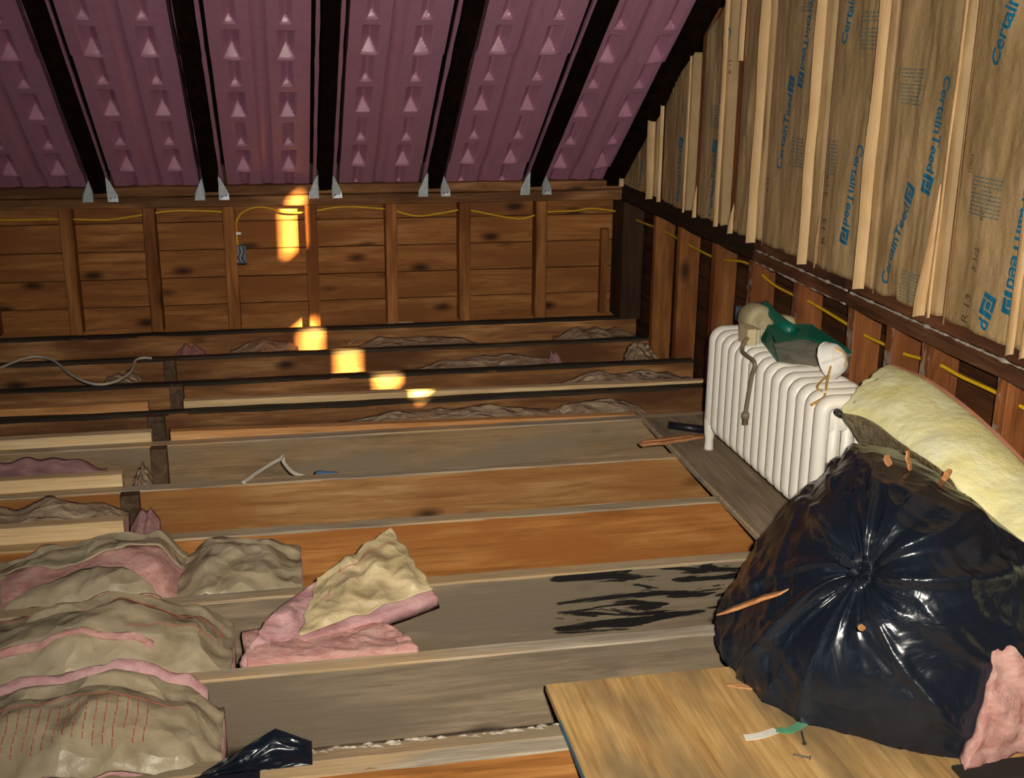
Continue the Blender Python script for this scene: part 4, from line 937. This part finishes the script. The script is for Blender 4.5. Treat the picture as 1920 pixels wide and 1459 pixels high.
def cpk(u, v):
    uu = -0.38+1.39*u; vv = -0.08+1.08*v
    p = c4_.lerp(c3_, uu).lerp(c1_.lerp(c2_, uu), vv)+Vector((0, 0.016, -0.016)); n_ = fbm(p.x*17, p.y*17, p.z*17, 5); e_ = min(1, 5*u)
    lf = max(0, 1-u*4); return p+Vector((0.02*n_*lf, (-0.004-0.010*lf)*n_-0.02*lf*sin(pi*v), (0.004+0.012*lf)*n_+0.030*lf*sin(pi*v)))
def cpb(u, v):
    p = cpk(u, v); return Vector((p.x*1.0+0.01, p.y+0.025, p.z-0.060+0.015*u))
v, f = solid(cpk, cpb, 70, 40); fix_normals(mesh_obj('fiberglass', v, f, PINKP, cp_, True))
# pink block in the bay below it
pk_ = thing('batt_scrap', 'flat pink fiberglass scrap wedged behind the grey joist below the crumpled piece', 'insulation', at(620, 1250, z=-0.1))
def bfn(u, v):
    y = JY[8]+0.046+0.150*v; xl = -0.115-0.015*v; xr = 0.275-0.05*v+0.03*N3(v*5, 1, 1); x = xl+(xr-xl)*u
    n_ = fbm(x*18, y*18, 3, 4); return Vector((x+0.008*N3(y*30, 2, u*2), y, 0.016+0.010*n_+0.022*(u > 0.9)*N3(v*6, 3)-0.03*max(0, (u-0.8)*5)**2*v))
v, f = solid(bfn, lambda u, v: Vector((bfn(u, v).x+0.01*(1-u), bfn(u, v).y, -0.10)), 70, 24); fix_normals(mesh_obj('fiberglass', v, f, PINK, pk_, True))
# black plastic in the nearest bay
bp = thing('plastic_scrap', 'crumpled black plastic sheet tucked behind the nearest joist', 'plastic', at(480, 1450, z=-0.1))
pa0, pa1 = at(365, 1460, z=0.006), at(586, 1434, z=0.006)
pt0, pt1, pt2 = at(375, 1452, y=pa0.y+0.02), at(516, 1366, y=pa1.y+0.085), at(585, 1390, y=pa1.y+0.075)
def bpf(u, v):
    a = pa0.lerp(pa1, u); b = pt0.lerp(pt1, u/0.62) if u < 0.62 else pt1.lerp(pt2, (u-0.62)/0.38)
    k = 6*min(u, 1-u, v, 1-v); k = min(1, k)
    p = a.lerp(b, v); return p+Vector((0, -1, 0.6))*(0.030*k*(ridge(u*2.2+0.7, v*1.5, 2.2, 2)-0.35))
v, f = solid(bpf, lambda u, v: bpf(u, v)+Vector((0, 0.004, -0.002)), 60, 36); fix_normals(mesh_obj('sheet', v, f, BAG, bp, True))
def bpg(u, v):
    p = pa0.lerp(pa1, u*0.55); return p+Vector((0, -0.055*min(1, v*1.3), 0.0005)) if v < 0.75 else Vector((p.x, JY[9]-0.006, 0.006-0.30*(v-0.75)))
v, f = solid(bpg, lambda u, v: bpg(u, v)+Vector((0, 0.0, 0.003)) if v < 0.75 else bpg(u, v)+Vector((0, 0.003, 0)), 20, 12); fix_normals(mesh_obj('hanging_fold', v, f, BAG, bp, True))

# paper and fluff in the far bays
def scrap(label, px0, px1, py, bay, z0, z1, seed, pink=False, tall=0.5):
    """crumpled strip of facing in bay (behind joist index bay), between two picture columns"""
    ya, yb2 = JY[bay]+0.06, JY[bay-1]-0.03
    xa, xb = at(px0, py, y=(ya+yb2)/2).x, at(px1, py, y=(ya+yb2)/2).x
    t = thing('paper_scrap' if not pink else 'batt_scrap', label, 'insulation', ((xa+xb)/2, (ya+yb2)/2, -0.15))
    def fn(u, v):
        x = xa+(xb-xa)*u; y = ya+(yb2-ya)*(0.05+0.9*v)
        k = sin(pi*min(0.96, max(0.04, u)))**0.4*(0.45+0.60*v**0.7)*(0.85+0.3*N3(u*5+seed, seed)); return Vector((x, y, z0+(z1-z0)*k+0.020*(ridge(x*7+seed, y*6+x*3, seed, 3)-0.6)))
    v, f = solid(fn, lambda u, v: fn(u, v)-Vector((0, 0, 0.003)), 40, 16); fix_normals(mesh_obj('sheet', v, f, PINKP if pink else KRAFTP, t, True))
    v, f = solid(lambda u, v: fn(u, v*0.97)+Vector((0, -0.004, -0.006)), lambda u, v: Vector((fn(u, v).x, fn(u, v*0.97).y, -0.18)), 30, 6); fix_normals(mesh_obj('fiberglass', v, f, PINKP, t, True))
scrap('pale paper strip in the farthest joist bay near the right corner', 1050, 1205, 628, 1, -0.10, -0.022, 1)
scrap('crumpled grey paper in the farthest joist bay left of centre', 430, 560, 655, 1, -0.10, -0.02, 2)
scrap('tuft of pink fluff in the farthest joist bay at left', 322, 385, 655, 1, -0.12, -0.03, 3, True)
scrap('flat paper strip in the farthest joist bay right of centre', 640, 905, 650, 1, -0.10, -0.035, 4)
scrap('long grey paper strip in the second joist bay', 790, 1060, 690, 2, -0.10, -0.022, 5)
scrap('pale upright paper corner in the second joist bay by the gable wall', 1185, 1240, 665, 2, -0.10, 0.03, 6)
scrap('tiny pink tuft in the second joist bay right of centre', 1038, 1062, 680, 2, -0.10, -0.02, 7, True)
scrap('faint paper strip in the second joist bay at left', 185, 260, 718, 2, -0.10, -0.025, 8)
scrap('pink-edged paper in the third joist bay by the gable wall', 1045, 1310, 718, 3, -0.08, -0.008, 9)
scrap('long arched brown paper in the fourth joist bay', 640, 1060, 785, 4, -0.07, -0.012, 10)
scrap('brown paper end with a pink edge in the fourth joist bay near the radiator', 1056, 1215, 770, 4, -0.07, -0.004, 11)
scrap('pink fiberglass showing in a joist bay at the left edge', -60, 190, 895, 5, -0.08, 0.012, 12, True)
scrap('small white paper crumbs in a joist bay beside the blocking', 240, 278, 895, 5, -0.12, -0.045, 13)
scrap('wrinkled paper with a red line in the orange joist bay at the left edge', -80, 232, 975, 6, -0.07, 0.02, 14)
scrap('pink fluff beside the pale nailing strip end at left', 238, 292, 985, 6, -0.10, -0.035, 15, True)
